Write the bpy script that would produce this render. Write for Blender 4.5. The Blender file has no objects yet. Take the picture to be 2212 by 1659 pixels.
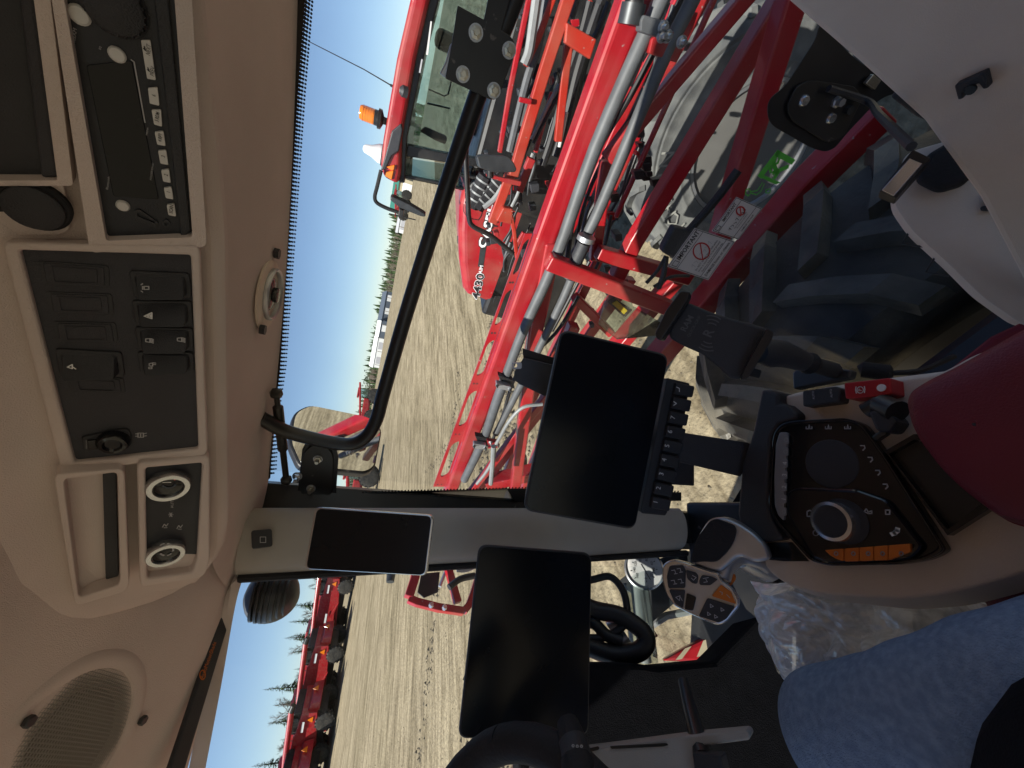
import bpy, bmesh, math, random
from mathutils import Vector as V, Matrix
random.seed(7)
# ------------------------------------------------------------------ camera, world, sun, exposure
S = bpy.context.scene
COL = S.collection
EYE = 3.35                                   # camera height over the ground by the wheels
W0, H0, FPX = 2212.0, 1659.0, 831.0          # measuring frame of the photograph
def _raw(x, y): return V((x - W0/2, y - H0/2, FPX))
def _hz(y): return (801 - 0.178*(y - 886), y)
_f = _raw(*_hz(1800)).normalized()           # straight ahead of the machine
_n = _raw(*_hz(437)).cross(_raw(*_hz(1678))).normalized()
if _n.x > 0: _n = -_n
_u = (_n - _f*_n.dot(_f)).normalized(); _r = _f.cross(_u)
RW = Matrix((_r, _f, _u))                    # photo axes -> X right, Y ahead, Z up
cam = bpy.data.cameras.new('camera'); camo = bpy.data.objects.new('camera', cam); COL.objects.link(camo)
m3 = Matrix((RW @ V((1,0,0)), RW @ V((0,-1,0)), RW @ V((0,0,-1)))).transposed()
camo.matrix_world = Matrix.Translation((0,0,EYE)) @ m3.to_4x4()
cam.sensor_fit = 'HORIZONTAL'; cam.sensor_width = 36; cam.lens = 36*FPX/W0
cam.clip_start = 0.02; cam.clip_end = 4000
S.camera = camo
SUN_EL, SUN_AZ = 53.0, -72.0                 # degrees; azimuth from straight ahead, minus = left
world = bpy.data.worlds.new('World'); S.world = world; world.use_nodes = True
nt = world.node_tree; nt.nodes.clear()
sky = nt.nodes.new('ShaderNodeTexSky'); sky.sky_type = 'NISHITA'; sky.sun_disc = False
sky.sun_elevation = math.radians(SUN_EL); sky.sun_rotation = math.radians(SUN_AZ)
sky.air_density = 0.85; sky.dust_density = 0.12; sky.ozone_density = 2.8
bg = nt.nodes.new('ShaderNodeBackground'); bg.inputs[1].default_value = 0.076
ow = nt.nodes.new('ShaderNodeOutputWorld')
nt.links.new(sky.outputs[0], bg.inputs[0]); nt.links.new(bg.outputs[0], ow.inputs[0])
sl = bpy.data.lights.new('sun', 'SUN'); sl.energy = 5.0; sl.angle = math.radians(0.5); sl.color = (1, .95, .86)
so = bpy.data.objects.new('sun', sl); COL.objects.link(so)
_e, _a = math.radians(SUN_EL), math.radians(SUN_AZ)
_sd = V((math.sin(_a)*math.cos(_e), math.cos(_a)*math.cos(_e), math.sin(_e)))
so.rotation_euler = _sd.to_track_quat('Z', 'Y').to_euler(); so.location = _sd*50
S.view_settings.view_transform = 'Standard'; S.view_settings.look = 'None'
S.view_settings.exposure = 0.78; S.view_settings.gamma = 1; S.view_settings.use_curve_mapping = False
S.render.engine = 'CYCLES'; S.cycles.max_bounces = 12; S.cycles.transparent_max_bounces = 24
S.cycles.diffuse_bounces = 6; S.cycles.glossy_bounces = 5; S.cycles.sample_clamp_indirect = 8

# ------------------------------------------------------------------ materials
MATS = {}
def mat(name, col, rough=.6, metal=0, var=.12, vscale=30, bump=0, bscale=200, spec=.5, coat=0, emit=None, stretch=None, col2=None):
    m = bpy.data.materials.new(name); m.use_nodes = True; t = m.node_tree; N, L = t.nodes, t.links
    b = N['Principled BSDF']; b.inputs['Roughness'].default_value = rough; b.inputs['Metallic'].default_value = metal
    b.inputs['Specular IOR Level'].default_value = spec; b.inputs['Coat Weight'].default_value = coat
    b.inputs['Coat Roughness'].default_value = .08
    tc = N.new('ShaderNodeTexCoord'); src = tc.outputs['Object']
    if stretch:
        mp = N.new('ShaderNodeMapping'); mp.inputs['Scale'].default_value = stretch; L.new(src, mp.inputs[0]); src = mp.outputs[0]
    c1 = (*col, 1); c2 = (*(col2 or [c*(1-var) for c in col]), 1)
    nz = N.new('ShaderNodeTexNoise'); nz.inputs['Scale'].default_value = vscale; nz.inputs['Detail'].default_value = 6
    L.new(src, nz.inputs[0])
    rp = N.new('ShaderNodeValToRGB'); rp.color_ramp.elements[0].position = .35; rp.color_ramp.elements[1].position = .68
    rp.color_ramp.elements[0].color = c2; rp.color_ramp.elements[1].color = c1
    L.new(nz.outputs[0], rp.inputs[0]); L.new(rp.outputs[0], b.inputs['Base Color'])
    if bump:
        n2 = N.new('ShaderNodeTexNoise'); n2.inputs['Scale'].default_value = bscale; n2.inputs['Detail'].default_value = 3
        L.new(src, n2.inputs[0])
        bp = N.new('ShaderNodeBump'); bp.inputs['Strength'].default_value = bump; bp.inputs['Distance'].default_value = .002
        L.new(n2.outputs[0], bp.inputs['Height']); L.new(bp.outputs[0], b.inputs['Normal'])
    if emit:
        b.inputs['Emission Color'].default_value = (*emit[:3], 1); b.inputs['Emission Strength'].default_value = emit[3]
    MATS[name] = m; return m
def glassmat(name, tint, refl=1.0, rough=0.0):
    m = bpy.data.materials.new(name); m.use_nodes = True; t = m.node_tree; N, L = t.nodes, t.links; N.clear()
    tr = N.new('ShaderNodeBsdfTransparent'); tr.inputs[0].default_value = (*tint, 1)
    gl = N.new('ShaderNodeBsdfGlossy'); gl.inputs['Roughness'].default_value = rough
    fr = N.new('ShaderNodeFresnel'); fr.inputs[0].default_value = 1.45
    mu = N.new('ShaderNodeMath'); mu.operation = 'MULTIPLY'; mu.inputs[1].default_value = refl
    mx = N.new('ShaderNodeMixShader'); o = N.new('ShaderNodeOutputMaterial')
    L.new(fr.outputs[0], mu.inputs[0]); L.new(mu.outputs[0], mx.inputs[0]); L.new(tr.outputs[0], mx.inputs[1]); L.new(gl.outputs[0], mx.inputs[2])
    # thin uneven film of dust
    tc = N.new('ShaderNodeTexCoord'); nz = N.new('ShaderNodeTexNoise'); nz.inputs['Scale'].default_value = 3.5; nz.inputs['Detail'].default_value = 9; L.new(tc.outputs['Object'], nz.inputs[0])
    mr = N.new('ShaderNodeMapRange'); mr.inputs[1].default_value = .45; mr.inputs[2].default_value = .8; mr.inputs[3].default_value = 0; mr.inputs[4].default_value = .035; L.new(nz.outputs[0], mr.inputs[0])
    df = N.new('ShaderNodeBsdfDiffuse'); df.inputs[0].default_value = (.5,.47,.42,1); m2 = N.new('ShaderNodeMixShader')
    L.new(mr.outputs[0], m2.inputs[0]); L.new(mx.outputs[0], m2.inputs[1]); L.new(df.outputs[0], m2.inputs[2]); L.new(m2.outputs[0], o.inputs[0])
    MATS[name] = m; return m
mat('headliner', (.69,.592,.55), .9, 0, .12, 5, .5, 900, .2)
mat('trim', (.66,.585,.51), .65, 0, .06, 14, .35, 700, .35)
mat('trim_grey', (.72,.62,.52), .6, 0, .06, 14, .35, 700, .35)
mat('dark_plastic', (.035,.036,.042), .5, 0, .2, 25, .4, 900, .4)
mat('panel_plastic', (.052,.052,.06), .62, 0, .12, 20, .5, 1100, .35)
mat('shaded_trim', (.37,.345,.315), .65, 0, .06, 14, .35, 700, .35)  # grey trim darkened, with the pillar's shading put into its colour
mat('grille_cloth', (.27,.23,.21), .9, 0, .1, 30)
mat('radio_plastic', (.022,.024,.032), .42, 0, .2, 25, .2, 900, .35)
mat('gloss_black', (.010,.010,.012), .16, 0, .2, 8, 0, 0, .5)
mat('screen', (.006,.007,.010), .22, 0, .2, 5, 0, 0, .25)
mat('rubber', (.022,.022,.025), .75, 0, .3, 20, .5, 250, .3)
mat('cushion', (.17,.014,.028), .45, 0, .15, 14, .35, 600, .45)
mat('red_button', (.42,.012,.018), .45, 0, .1, 20, 0, 0, .5)
mat('orange_button', (.62,.16,.012), .5, 0, .1, 20, 0, 0, .5)
mat('silver', (.62,.63,.65), .25, .9, .06, 15)
mat('dull_silver', (.50,.51,.53), .42, .8, .1, 25)
mat('steel', (.10,.105,.112), .55, 0, .25, 14)
mat('zinc', (.55,.52,.44), .32, .9, .25, 60)
mat('dark_steel', (.075,.08,.085), .45, .6, .3, 20)
mat('white_print', (.78,.78,.78), .6, 0, .04, 20)
mat('grey_print', (.42,.42,.44), .6, 0, .04, 20)
mat('black_print', (.015,.015,.016), .6, 0, .04, 20)
mat('white_key', (.66,.65,.63), .5, 0, .05, 20)
mat('grey_key', (.33,.34,.36), .35, .5, .08, 20)
mat('decal', (.62,.60,.60), .4, 0, .05, 12)
mat('red_print', (.55,.03,.035), .5, 0, .05, 20)
mat('green_print', (.10,.50,.06), .5, 0, .05, 20)
mat('yellow_print', (.75,.52,.02), .5, 0, .05, 20)
mat('red_paint', (.36,.007,.014), .33, 0, .18, 6, 0, 0, .5, .30, None, None, (.30,.006,.011))
mat('orange_red_paint', (.40,.026,.014), .4, 0, .18, 6, 0, 0, .5, .2)
mat('black_paint', (.012,.012,.013), .3, 0, .2, 10, 0, 0, .5)
mat('ceramic', (.012,.012,.014), .45, 0, .2, 40)
mat('amber', (.85,.22,.01), .2, 0, .15, 30, 0, 0, .6, .5)
mat('tyre', (.028,.028,.028), .9, 0, .35, 9, .8, 70, .15, 0, None, None, (.05,.048,.044))
mat('tyre_lug', (.085,.082,.075), .9, 0, .35, 9, .8, 50, .15, 0, None, None, (.042,.042,.041))
mat('holder_print', (.10,.105,.11), .6, 0, .05, 20)
mat('tyre_dusty', (.175,.178,.168), .9, 0, .5, 5, .6, 60, .2, 0, None, None, (.08,.083,.085))
mat('tyre_letter', (.30,.30,.27), .9, 0, .2, 20)
mat('rim_paint', (.22,.215,.20), .5, .1, .2, 4)
mat('wheel_rim_grey', (.15,.147,.138), .5, .1, .2, 4)
mat('denim', (.27,.37,.53), .92, 0, .3, 130, 1.0, 600, .15, 0, None, None, (.19,.27,.41))
mat('jacket', (.010,.011,.015), .9, 0, .3, 12, .6, 500, .15)
mat('skin', (.50,.30,.22), .55, 0, .1, 20)
mat('bounce_floor', (.20,.18,.15), .95, 0, .3, 20, .5, 300, .1)  # pale floor tone made up to bounce sun into the cab, mostly unseen
mat('carpet', (.011,.011,.013), .95, 0, .3, 40, .8, 400, .1)
mat('red_piping', (.20,.012,.03), .7, 0, .1, 20)
mat('hose', (.012,.012,.014), .5, 0, .2, 20)
mat('grey_hose', (.24,.25,.25), .5, 0, .15, 20)
mat('shop_white', (.74,.75,.74), .6, 0, .08, 3)
mat('shop_blue', (.085,.105,.135), .6, 0, .1, 3)
mat('shop_green', (.03,.16,.12), .6, 0, .1, 3)
mat('shop_tan', (.42,.36,.24), .7, 0, .1, 3)
mat('bark', (.10,.08,.06), .9, 0, .3, 20)
mat('needles', (.030,.055,.022), .8, 0, .45, 1.2, 0, 0, .2, 0, None, None, (.055,.085,.03))
mat('bare_twig', (.19,.15,.12), .9, 0, .3, 2)
mat('fence_post', (.25,.22,.18), .9, 0, .2, 5)
mat('clod', (.17,.145,.105), .95, 0, .4, 8, .5, 40, .1)
def weather(m, dust, amt, chip):
    t = MATS[m].node_tree; N, L = t.nodes, t.links; b = N['Principled BSDF']; src = b.inputs['Base Color'].links[0].from_socket; tc = N.new('ShaderNodeTexCoord')
    def layer(src, scale, lo, hi, a, col):
        nz = N.new('ShaderNodeTexNoise'); nz.inputs['Scale'].default_value = scale; nz.inputs['Detail'].default_value = 8; L.new(tc.outputs['Object'], nz.inputs[0])
        mr = N.new('ShaderNodeMapRange'); mr.inputs[1].default_value = lo; mr.inputs[2].default_value = hi; mr.inputs[3].default_value = 0; mr.inputs[4].default_value = a; L.new(nz.outputs[0], mr.inputs[0])
        x = N.new('ShaderNodeMix'); x.data_type = 'RGBA'; L.new(mr.outputs[0], x.inputs[0]); L.new(src, x.inputs[6]); x.inputs[7].default_value = (*col, 1); return x.outputs[2]
    s = layer(src, 4.0, .42, .75, amt, dust); s = layer(s, 38, .70, .73, chip, (.30,.26,.24)); L.new(s, b.inputs['Base Color'])
    rg = N.new('ShaderNodeTexNoise'); rg.inputs['Scale'].default_value = 9; L.new(tc.outputs['Object'], rg.inputs[0]); mr = N.new('ShaderNodeMapRange'); mr.inputs[3].default_value = .22; mr.inputs[4].default_value = .55; L.new(rg.outputs[0], mr.inputs[0]); L.new(mr.outputs[0], b.inputs['Roughness'])
weather('red_paint', (.30,.15,.11), .35, .8); weather('orange_red_paint', (.32,.17,.11), .35, .8); weather('black_paint', (.10,.09,.075), .25, .3)
weather('tyre_lug', (.20,.18,.14), .7, 0); weather('tyre', (.12,.11,.09), .5, 0)
glassmat('glass', (.975,.985,.985), 0.14)
glassmat('tinted_glass', (.56,.68,.71), 1.6)
glassmat('clear_tube', (.72,.78,.76), 1.0)
def mirror_mat():
    m = bpy.data.materials.new('mirror'); m.use_nodes = True; b = m.node_tree.nodes['Principled BSDF']
    b.inputs['Metallic'].default_value = 1; b.inputs['Roughness'].default_value = .02; b.inputs['Base Color'].default_value = (.85,.87,.88,1); MATS['mirror'] = m
mirror_mat()
def bag_mat():
    m = bpy.data.materials.new('thin_plastic'); m.use_nodes = True; t = m.node_tree; N, L = t.nodes, t.links; N.clear()
    tr = N.new('ShaderNodeBsdfTransparent'); tr.inputs[0].default_value = (.92,.95,1,1)
    df = N.new('ShaderNodeBsdfDiffuse'); df.inputs[0].default_value = (.90,.93,.98,1)
    tl = N.new('ShaderNodeBsdfTranslucent'); tl.inputs[0].default_value = (.90,.93,.98,1)
    gl = N.new('ShaderNodeBsdfGlossy'); gl.inputs['Roughness'].default_value = .16
    a = N.new('ShaderNodeMixShader'); a.inputs[0].default_value = .5
    b = N.new('ShaderNodeMixShader'); b.inputs[0].default_value = .20
    c = N.new('ShaderNodeMixShader')
    nz = N.new('ShaderNodeTexNoise'); nz.inputs['Scale'].default_value = 16; nz.inputs['Detail'].default_value = 5
    mr = N.new('ShaderNodeMapRange'); mr.inputs[1].default_value = .35; mr.inputs[2].default_value = .7; mr.inputs[3].default_value = .62; mr.inputs[4].default_value = 1.0
    o = N.new('ShaderNodeOutputMaterial')
    L.new(df.outputs[0], a.inputs[1]); L.new(tl.outputs[0], a.inputs[2]); L.new(a.outputs[0], b.inputs[1]); L.new(gl.outputs[0], b.inputs[2])
    L.new(nz.outputs[0], mr.inputs[0]); L.new(mr.outputs[0], c.inputs[0]); L.new(tr.outputs[0], c.inputs[1]); L.new(b.outputs[0], c.inputs[2]); L.new(c.outputs[0], o.inputs[0])
    MATS['thin_plastic'] = m
bag_mat()
def ground_mat():
    m = bpy.data.materials.new('field_soil'); m.use_nodes = True; t = m.node_tree; N, L = t.nodes, t.links
    b = N['Principled BSDF']; b.inputs['Roughness'].default_value = .95; b.inputs['Specular IOR Level'].default_value = .1
    tc = N.new('ShaderNodeTexCoord')
    def noise(scale, rot, st, detail=6):
        mp = N.new('ShaderNodeMapping'); mp.inputs['Rotation'].default_value = (0,0,math.radians(rot)); mp.inputs['Scale'].default_value = st
        nz = N.new('ShaderNodeTexNoise'); nz.inputs['Scale'].default_value = scale; nz.inputs['Detail'].default_value = detail
        L.new(tc.outputs['Object'], mp.inputs[0]); L.new(mp.outputs[0], nz.inputs[0]); return nz
    def ramp(n, p0, p1, c0, c1):
        r = N.new('ShaderNodeValToRGB'); e = r.color_ramp.elements; e[0].position = p0; e[1].position = p1; e[0].color = (*c0,1); e[1].color = (*c1,1)
        L.new(n.outputs[0], r.inputs[0]); return r
    def mix(f, a, c, mode='MIX', fac=None):
        x = N.new('ShaderNodeMix'); x.data_type = 'RGBA'; x.blend_type = mode
        if fac is None: L.new(f.outputs[0], x.inputs[0])
        else: x.inputs[0].default_value = fac
        L.new(a, x.inputs[6]); L.new(c, x.inputs[7]); return x.outputs[2]
    A = ramp(noise(1.6, -62, (.16, 1.3, 1)), .36, .62, (.175,.142,.092), (.355,.30,.205))
    B = ramp(noise(.35, -20, (.35, 1.2, 1)), .35, .7, (.225,.19,.122), (.35,.295,.205))
    C = ramp(noise(9, 0, (1,1,1), 8), .40, .60, (.70,.69,.67), (1.05,1.04,1.0))
    D = ramp(noise(5, -55, (.14, 1.2, 1), 8), .40, .52, (.50,.48,.45), (1,1,1))
    x = mix(None, A.outputs[0], B.outputs[0], 'MIX', .45); x = mix(None, x, C.outputs[0], 'MULTIPLY', .75); x = mix(None, x, D.outputs[0], 'MULTIPLY', .68)
    L.new(x, b.inputs['Base Color'])
    h = noise(14, 0, (1,1,1), 8); bp = N.new('ShaderNodeBump'); bp.inputs['Strength'].default_value = .9; bp.inputs['Distance'].default_value = .05
    L.new(h.outputs[0], bp.inputs['Height']); L.new(bp.outputs[0], b.inputs['Normal']); MATS['field_soil'] = m
ground_mat()

# ------------------------------------------------------------------ helpers
OFF = V((0,0,EYE))
def ray(x, y): return (RW @ _raw(x, y)).normalized()
def onx(p, X): d = ray(*p); return d*(X/d.x)
def ony(p, Y): d = ray(*p); return d*(Y/d.y)
def onz(p, Z): d = ray(*p); return d*(Z/d.z)
def at(p, r): return ray(*p)*r
def zt(i, j): return lambda x, y: (553.0*i + x/3.0, 553.0*j + y/3.0)          # the twelve first close-ups
def zz(ox, oy, sz): k = sz/1659*.548611; return lambda x, y: (ox*.548611 + x*k, oy*.548611 + y*k)
class PL:
    def __init__(s, p, n): s.p = V(p); s.n = V(n).normalized(); s.n = -s.n if s.n.dot(s.p) > 0 else s.n
    def at(s, q, h=0): d = ray(*q); return d*(s.p.dot(s.n)/d.dot(s.n)) + s.n*h
    def off(s, h): return PL(s.p + s.n*h, s.n)
def pl3(a, b, c): return PL(a, (V(b)-V(a)).cross(V(c)-V(a)))
def rpoly(pts, r, seg=4):
    out = []; n = len(pts)
    for i in range(n):
        p, a, b = V(pts[i]), V(pts[i-1]), V(pts[(i+1) % n])
        da, db = a-p, b-p; k = min(r, da.length*.48, db.length*.48)
        A, B = p+da.normalized()*k, p+db.normalized()*k
        for s in range(seg+1):
            t = s/seg; out.append(tuple(A*(1-t)**2 + p*2*t*(1-t) + B*t*t))
    return out
def catmull(P, n=8):
    P = [V(p) for p in P]; Q = [P[0]*2-P[1]] + P + [P[-1]*2-P[-2]]; out = []
    for i in range(1, len(Q)-2):
        for s in range(n):
            t = s/n; a, b, c, d = Q[i-1:i+3]
            out.append(.5*((2*b)+(c-a)*t+(2*a-5*b+4*c-d)*t*t+(3*b-a-3*c+d)*t**3))
    return out + [P[-1]]
class MB:
    def __init__(s): s.v = []; s.f = []; s.sm = []
    def add(s, vs, fs, sm=False):
        k = len(s.v); s.v += [V(v) for v in vs]; s.f += [[i+k for i in f] for f in fs]; s.sm += [sm]*len(fs); return s
    def prism(s, base, vec):
        n = len(base); vec = V(vec)
        return s.add(list(base)+[V(b)+vec for b in base], [list(range(n))[::-1], list(range(n, 2*n))]+[[i, (i+1) % n, n+(i+1) % n, n+i] for i in range(n)])
    def pprism(s, pl, px, h0, h1): return s.prism([pl.at(q, h0) for q in px], pl.n*(h1-h0))
    def ring(s, outer, inner, vec):
        n = len(outer); vec = V(vec); vs = list(outer)+list(inner)+[V(b)+vec for b in outer]+[V(b)+vec for b in inner]; fs = []
        for i in range(n):
            j = (i+1) % n; fs += [[i, n+i, n+j, j], [2*n+i, 2*n+j, 3*n+j, 3*n+i], [i, j, 2*n+j, 2*n+i], [n+i, 3*n+i, 3*n+j, n+j]]
        return s.add(vs, fs)
    def pring(s, pl, po, pi, h0, h1): return s.ring([pl.at(q, h0) for q in po], [pl.at(q, h0) for q in pi], pl.n*(h1-h0))
    def box(s, a, b):
        a, b = V(a), V(b); return s.prism([(a.x,a.y,a.z),(b.x,a.y,a.z),(b.x,b.y,a.z),(a.x,b.y,a.z)], (0,0,b.z-a.z))
    def tube(s, P, r, n=10, cap=True, flat=None):
        P = [V(p) for p in P]; R = r if isinstance(r, (list, tuple)) else [r]*len(P); vs = []; fs = []
        t0 = (P[1]-P[0]).normalized(); up = V((0,0,1)) if abs(t0.z) < .9 else V((0,1,0)); a = t0.cross(up).normalized()
        for i, p in enumerate(P):
            t = ((P[min(i+1, len(P)-1)]-P[max(i-1, 0)])).normalized(); a = (a-t*a.dot(t)).normalized(); b = t.cross(a)
            for k in range(n):
                w = 2*math.pi*(k+.5)/n; vs.append(p+(a*math.cos(w)+b*math.sin(w)*(flat or 1))*R[i])
        for i in range(len(P)-1):
            for k in range(n): fs.append([i*n+k, i*n+(k+1) % n, (i+1)*n+(k+1) % n, (i+1)*n+k])
        s.add(vs, fs, n > 4)
        if cap: s.add(vs[:n], [list(range(n))[::-1]]); s.add(vs[-n:], [list(range(n))])
        return s
    def lathe(s, c, ax, prof, n=24, a0=0, sm=True, ex=1.0, cap=True):
        c = V(c); ax = V(ax).normalized(); u = ax.orthogonal().normalized()
        if abs(ax.dot(V((0,0,1)))) < .9: u = (V((0,0,1))-ax*ax.z).normalized()
        w = ax.cross(u); vs = []; fs = []
        for r, h in prof:
            for k in range(n):
                t = 2*math.pi*k/n+a0; vs.append(c+ax*h+(u*math.cos(t)+w*math.sin(t)*ex)*r)
        for i in range(len(prof)-1):
            for k in range(n): fs.append([i*n+k, i*n+(k+1) % n, (i+1)*n+(k+1) % n, (i+1)*n+k])
        s.add(vs, fs, sm)
        for i in (0, -1):
            if cap and prof[i][0] > 1e-5:
                o = (0 if i == 0 else len(prof)-1)*n; s.add(vs[o:o+n], [list(range(n))])
        return s
    def grid(s, rows, sm=True, thick=None):
        n = len(rows[0]); vs = [p for r in rows for p in r]
        fs = [[i*n+k, i*n+k+1, (i+1)*n+k+1, (i+1)*n+k] for i in range(len(rows)-1) for k in range(n-1)]
        return s.add(vs, fs, sm)
    def build(s, name, m, parent=None, bevel=0, seg=2, world=True, sub=0, solid=0, smooth=None, **kw):
        me = bpy.data.meshes.new(name); o = V((0,0,0)); vs = [v+OFF for v in s.v] if world else s.v
        if parent is None and world and vs:                       # origin at the thing's base
            o = V((sum(v.x for v in vs)/len(vs), sum(v.y for v in vs)/len(vs), min(v.z for v in vs)))
        me.from_pydata([tuple(v-o) for v in vs], [], s.f)
        bm = bmesh.new(); bm.from_mesh(me)
        bmesh.ops.remove_doubles(bm, verts=bm.verts, dist=1e-6)
        bmesh.ops.recalc_face_normals(bm, faces=bm.faces); bm.to_mesh(me); bm.free()
        if smooth or (smooth is None and any(s.sm)):
            me.polygons.foreach_set('use_smooth', [True]*len(me.polygons)); 
            try: me.set_sharp_from_angle(angle=math.radians(38))
            except Exception: pass
        me.materials.append(MATS[m] if isinstance(m, str) else m)
        ob = bpy.data.objects.new(name, me); COL.objects.link(ob); ob.location = o
        if solid:
            md = ob.modifiers.new('solid', 'SOLIDIFY'); md.thickness = solid; md.offset = 0
        if bevel:
            md = ob.modifiers.new('bevel', 'BEVEL'); md.width = bevel; md.segments = seg; md.limit_method = 'ANGLE'; md.angle_limit = math.radians(35); md.harden_normals = False
        if sub:
            md = ob.modifiers.new('sub', 'SUBSURF'); md.levels = sub; md.render_levels = sub
        if parent: setparent(ob, parent)
        for k, v in kw.items(): ob[k] = v
        return ob
def wloc(o):
    l = o.location.copy(); p = o.parent
    while p: l += p.location if p.get('_u') is None else V(); p = p.parent
    return l
def setparent(o, p):
    o.parent = p
    if not p.get('_local'):
        pos = p.get('_pos') or list(p.location); o.matrix_parent_inverse = Matrix.Translation(-V(pos))
        # children keep world coordinates; remember own world position for sub-parts
    o['_pos'] = list(o.location)
def thing(name, label, cat, loc=(0,0,0), group=None, local=False):
    o = bpy.data.objects.new(name, None); COL.objects.link(o); o.empty_display_size = .1
    o.location = V(loc) if local else V(loc)+OFF; o['label'] = label; o['category'] = cat; o['_pos'] = list(o.location)
    if local: o['_local'] = 1
    if group: o['group'] = group
    return o
def tag(o, label, cat, group=None):
    o['label'] = label; o['category'] = cat
    if group: o['group'] = group
    return o
def text_mb(txt, pl, p, hpx, m, parent, name='lettering', dirv=(0,-1), h=.0006, ext=.0003, align='CENTER', sx=1.0, bold=0):
    cu = bpy.data.curves.new(name, 'FONT'); cu.body = txt; cu.align_x = align; cu.align_y = 'CENTER'; cu.size = 1; cu.resolution_u = 2; cu.offset = bold
    ob = bpy.data.objects.new(name, cu); me = bpy.data.meshes.new_from_object(ob); bpy.data.objects.remove(ob)
    dv = V(dirv).normalized(); c = pl.at(p); ax = (pl.at((p[0]+dv.x*4, p[1]+dv.y*4))-pl.at((p[0]-dv.x*4, p[1]-dv.y*4)))
    mx = ax.length/8; ax.normalize(); up = pl.n.cross(ax)
    upx = (dv.y, -dv.x); q = pl.at((p[0]+upx[0]*4, p[1]+upx[1]*4))-pl.at((p[0]-upx[0]*4, p[1]-upx[1]*4)); my = q.length/8
    k = hpx/.7
    vs = [c+pl.n*h+ax*v.co.x*mx*k*sx+up*v.co.y*my*k for v in me.vertices]
    fs = [list(f.vertices) for f in me.polygons]; bpy.data.meshes.remove(me)
    b = MB().add(vs, fs); return b.build(name, m, parent)
def disc(mb, pl, p, r, h0, h1, n=16): return mb.lathe(pl.at(p), pl.n, [(r, h0), (r, h1)], n, sm=False)
def stroke(mb, pl, pts, w, h=.0006, closed=False):
    # flat printed line of width w (metres) through photo points on a plane
    P = [pl.at(q, h) for q in pts]; k = len(P)
    for i in range(k if closed else k-1):
        a, b = P[i], P[(i+1) % k]; d = (b-a)
        if d.length < 1e-7: continue
        d.normalize(); s = pl.n.cross(d)*w/2; e = d*w*.3
        mb.add([a-e-s, b+e-s, b+e+s, a-e+s], [[0,1,2,3]])
    return mb
def circ(c, r, n=16, ry=None): return [(c[0]+r*math.cos(2*math.pi*i/n), c[1]+(ry or r)*math.sin(2*math.pi*i/n)) for i in range(n)]
def copy_tree(o, parent=None):
    c = o.copy(); COL.objects.link(c)
    if parent: c.parent = parent
    for ch in o.children: copy_tree(ch, c)
    return c

# ------------------------------------------------------------------ ground
def gh(x, y): r2 = x*x+y*y; return 3.0*(1-math.exp(-r2/51.0**2))
def make_ground():
    b = MB(); R = [0]; r = .8
    while r < 3000: R.append(r); r *= 1.13
    n = 96; vs = [V((0,0,gh(0,0)))]; fs = []
    for i, r in enumerate(R[1:]):
        for k in range(n):
            t = 2*math.pi*k/n; x, y = r*math.sin(t), r*math.cos(t); vs.append(V((x, y, gh(x, y))))
    for k in range(n): fs.append([0, 1+k, 1+(k+1) % n])
    for i in range(len(R)-2):
        for k in range(n): fs.append([1+i*n+k, 1+(i+1)*n+k, 1+(i+1)*n+(k+1) % n, 1+i*n+(k+1) % n])
    b.add(vs, fs, True); o = b.build('ground', 'field_soil', None, world=False); o['kind'] = 'structure'
make_ground()
# clods thrown up along the wheel tracks and scattered over the lot
def make_clods():
    b = MB(); rnd = random.Random(3)
    def clod(x, y, s):
        z = gh(x, y); pts = []
        for k in range(5):
            t = k*1.2566+rnd.random(); q = s*rnd.uniform(.6, 1.3); pts.append(V((x+q*math.cos(t)*1.5, y+q*math.sin(t), z-s*.3)))
        top = V((x+rnd.uniform(-.3,.3)*s, y, z+s*rnd.uniform(.5, 1.1)))
        b.add(pts+[top], [[k, (k+1) % 5, 5] for k in range(5)])
    for (x0, y0, x1, y1, wd, cnt, sz) in ((9.5,5.0,-14,16.2,.55,1500,.075), (10.5,6.3,-13,18.0,.55,1300,.075), (12,10,-16,25,.5,500,.06), (4,2.2,8,16,.3,260,.05), (6,1,11,16,.3,260,.05)):
        d = V((x1-x0, y1-y0)); nn = V((-d.y, d.x)).normalized()
        for _ in range(cnt):
            t = rnd.random(); o = rnd.gauss(0, wd*.45); clod(x0+d.x*t+nn.x*o, y0+d.y*t+nn.y*o, sz*rnd.uniform(.35, 1.25))
    for _ in range(2600):
        r = 1.5+28*rnd.random()**1.4; a = math.radians(rnd.uniform(-15, 100)); clod(r*math.sin(a), r*math.cos(a), rnd.uniform(.008, .03))
    o = b.build('soil_clods', 'clod', None, world=False); o['kind'] = 'stuff'; tag(o, 'dark broken clods and clumps strewn along the wheel tracks', 'soil')
make_clods()

# ------------------------------------------------------------------ the cab we sit in
CAB = thing('sprayer', 'our own red sprayer seen from inside its beige and black cab', 'sprayer', (-.12,.1,-1.3))
CX = -.12
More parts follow.
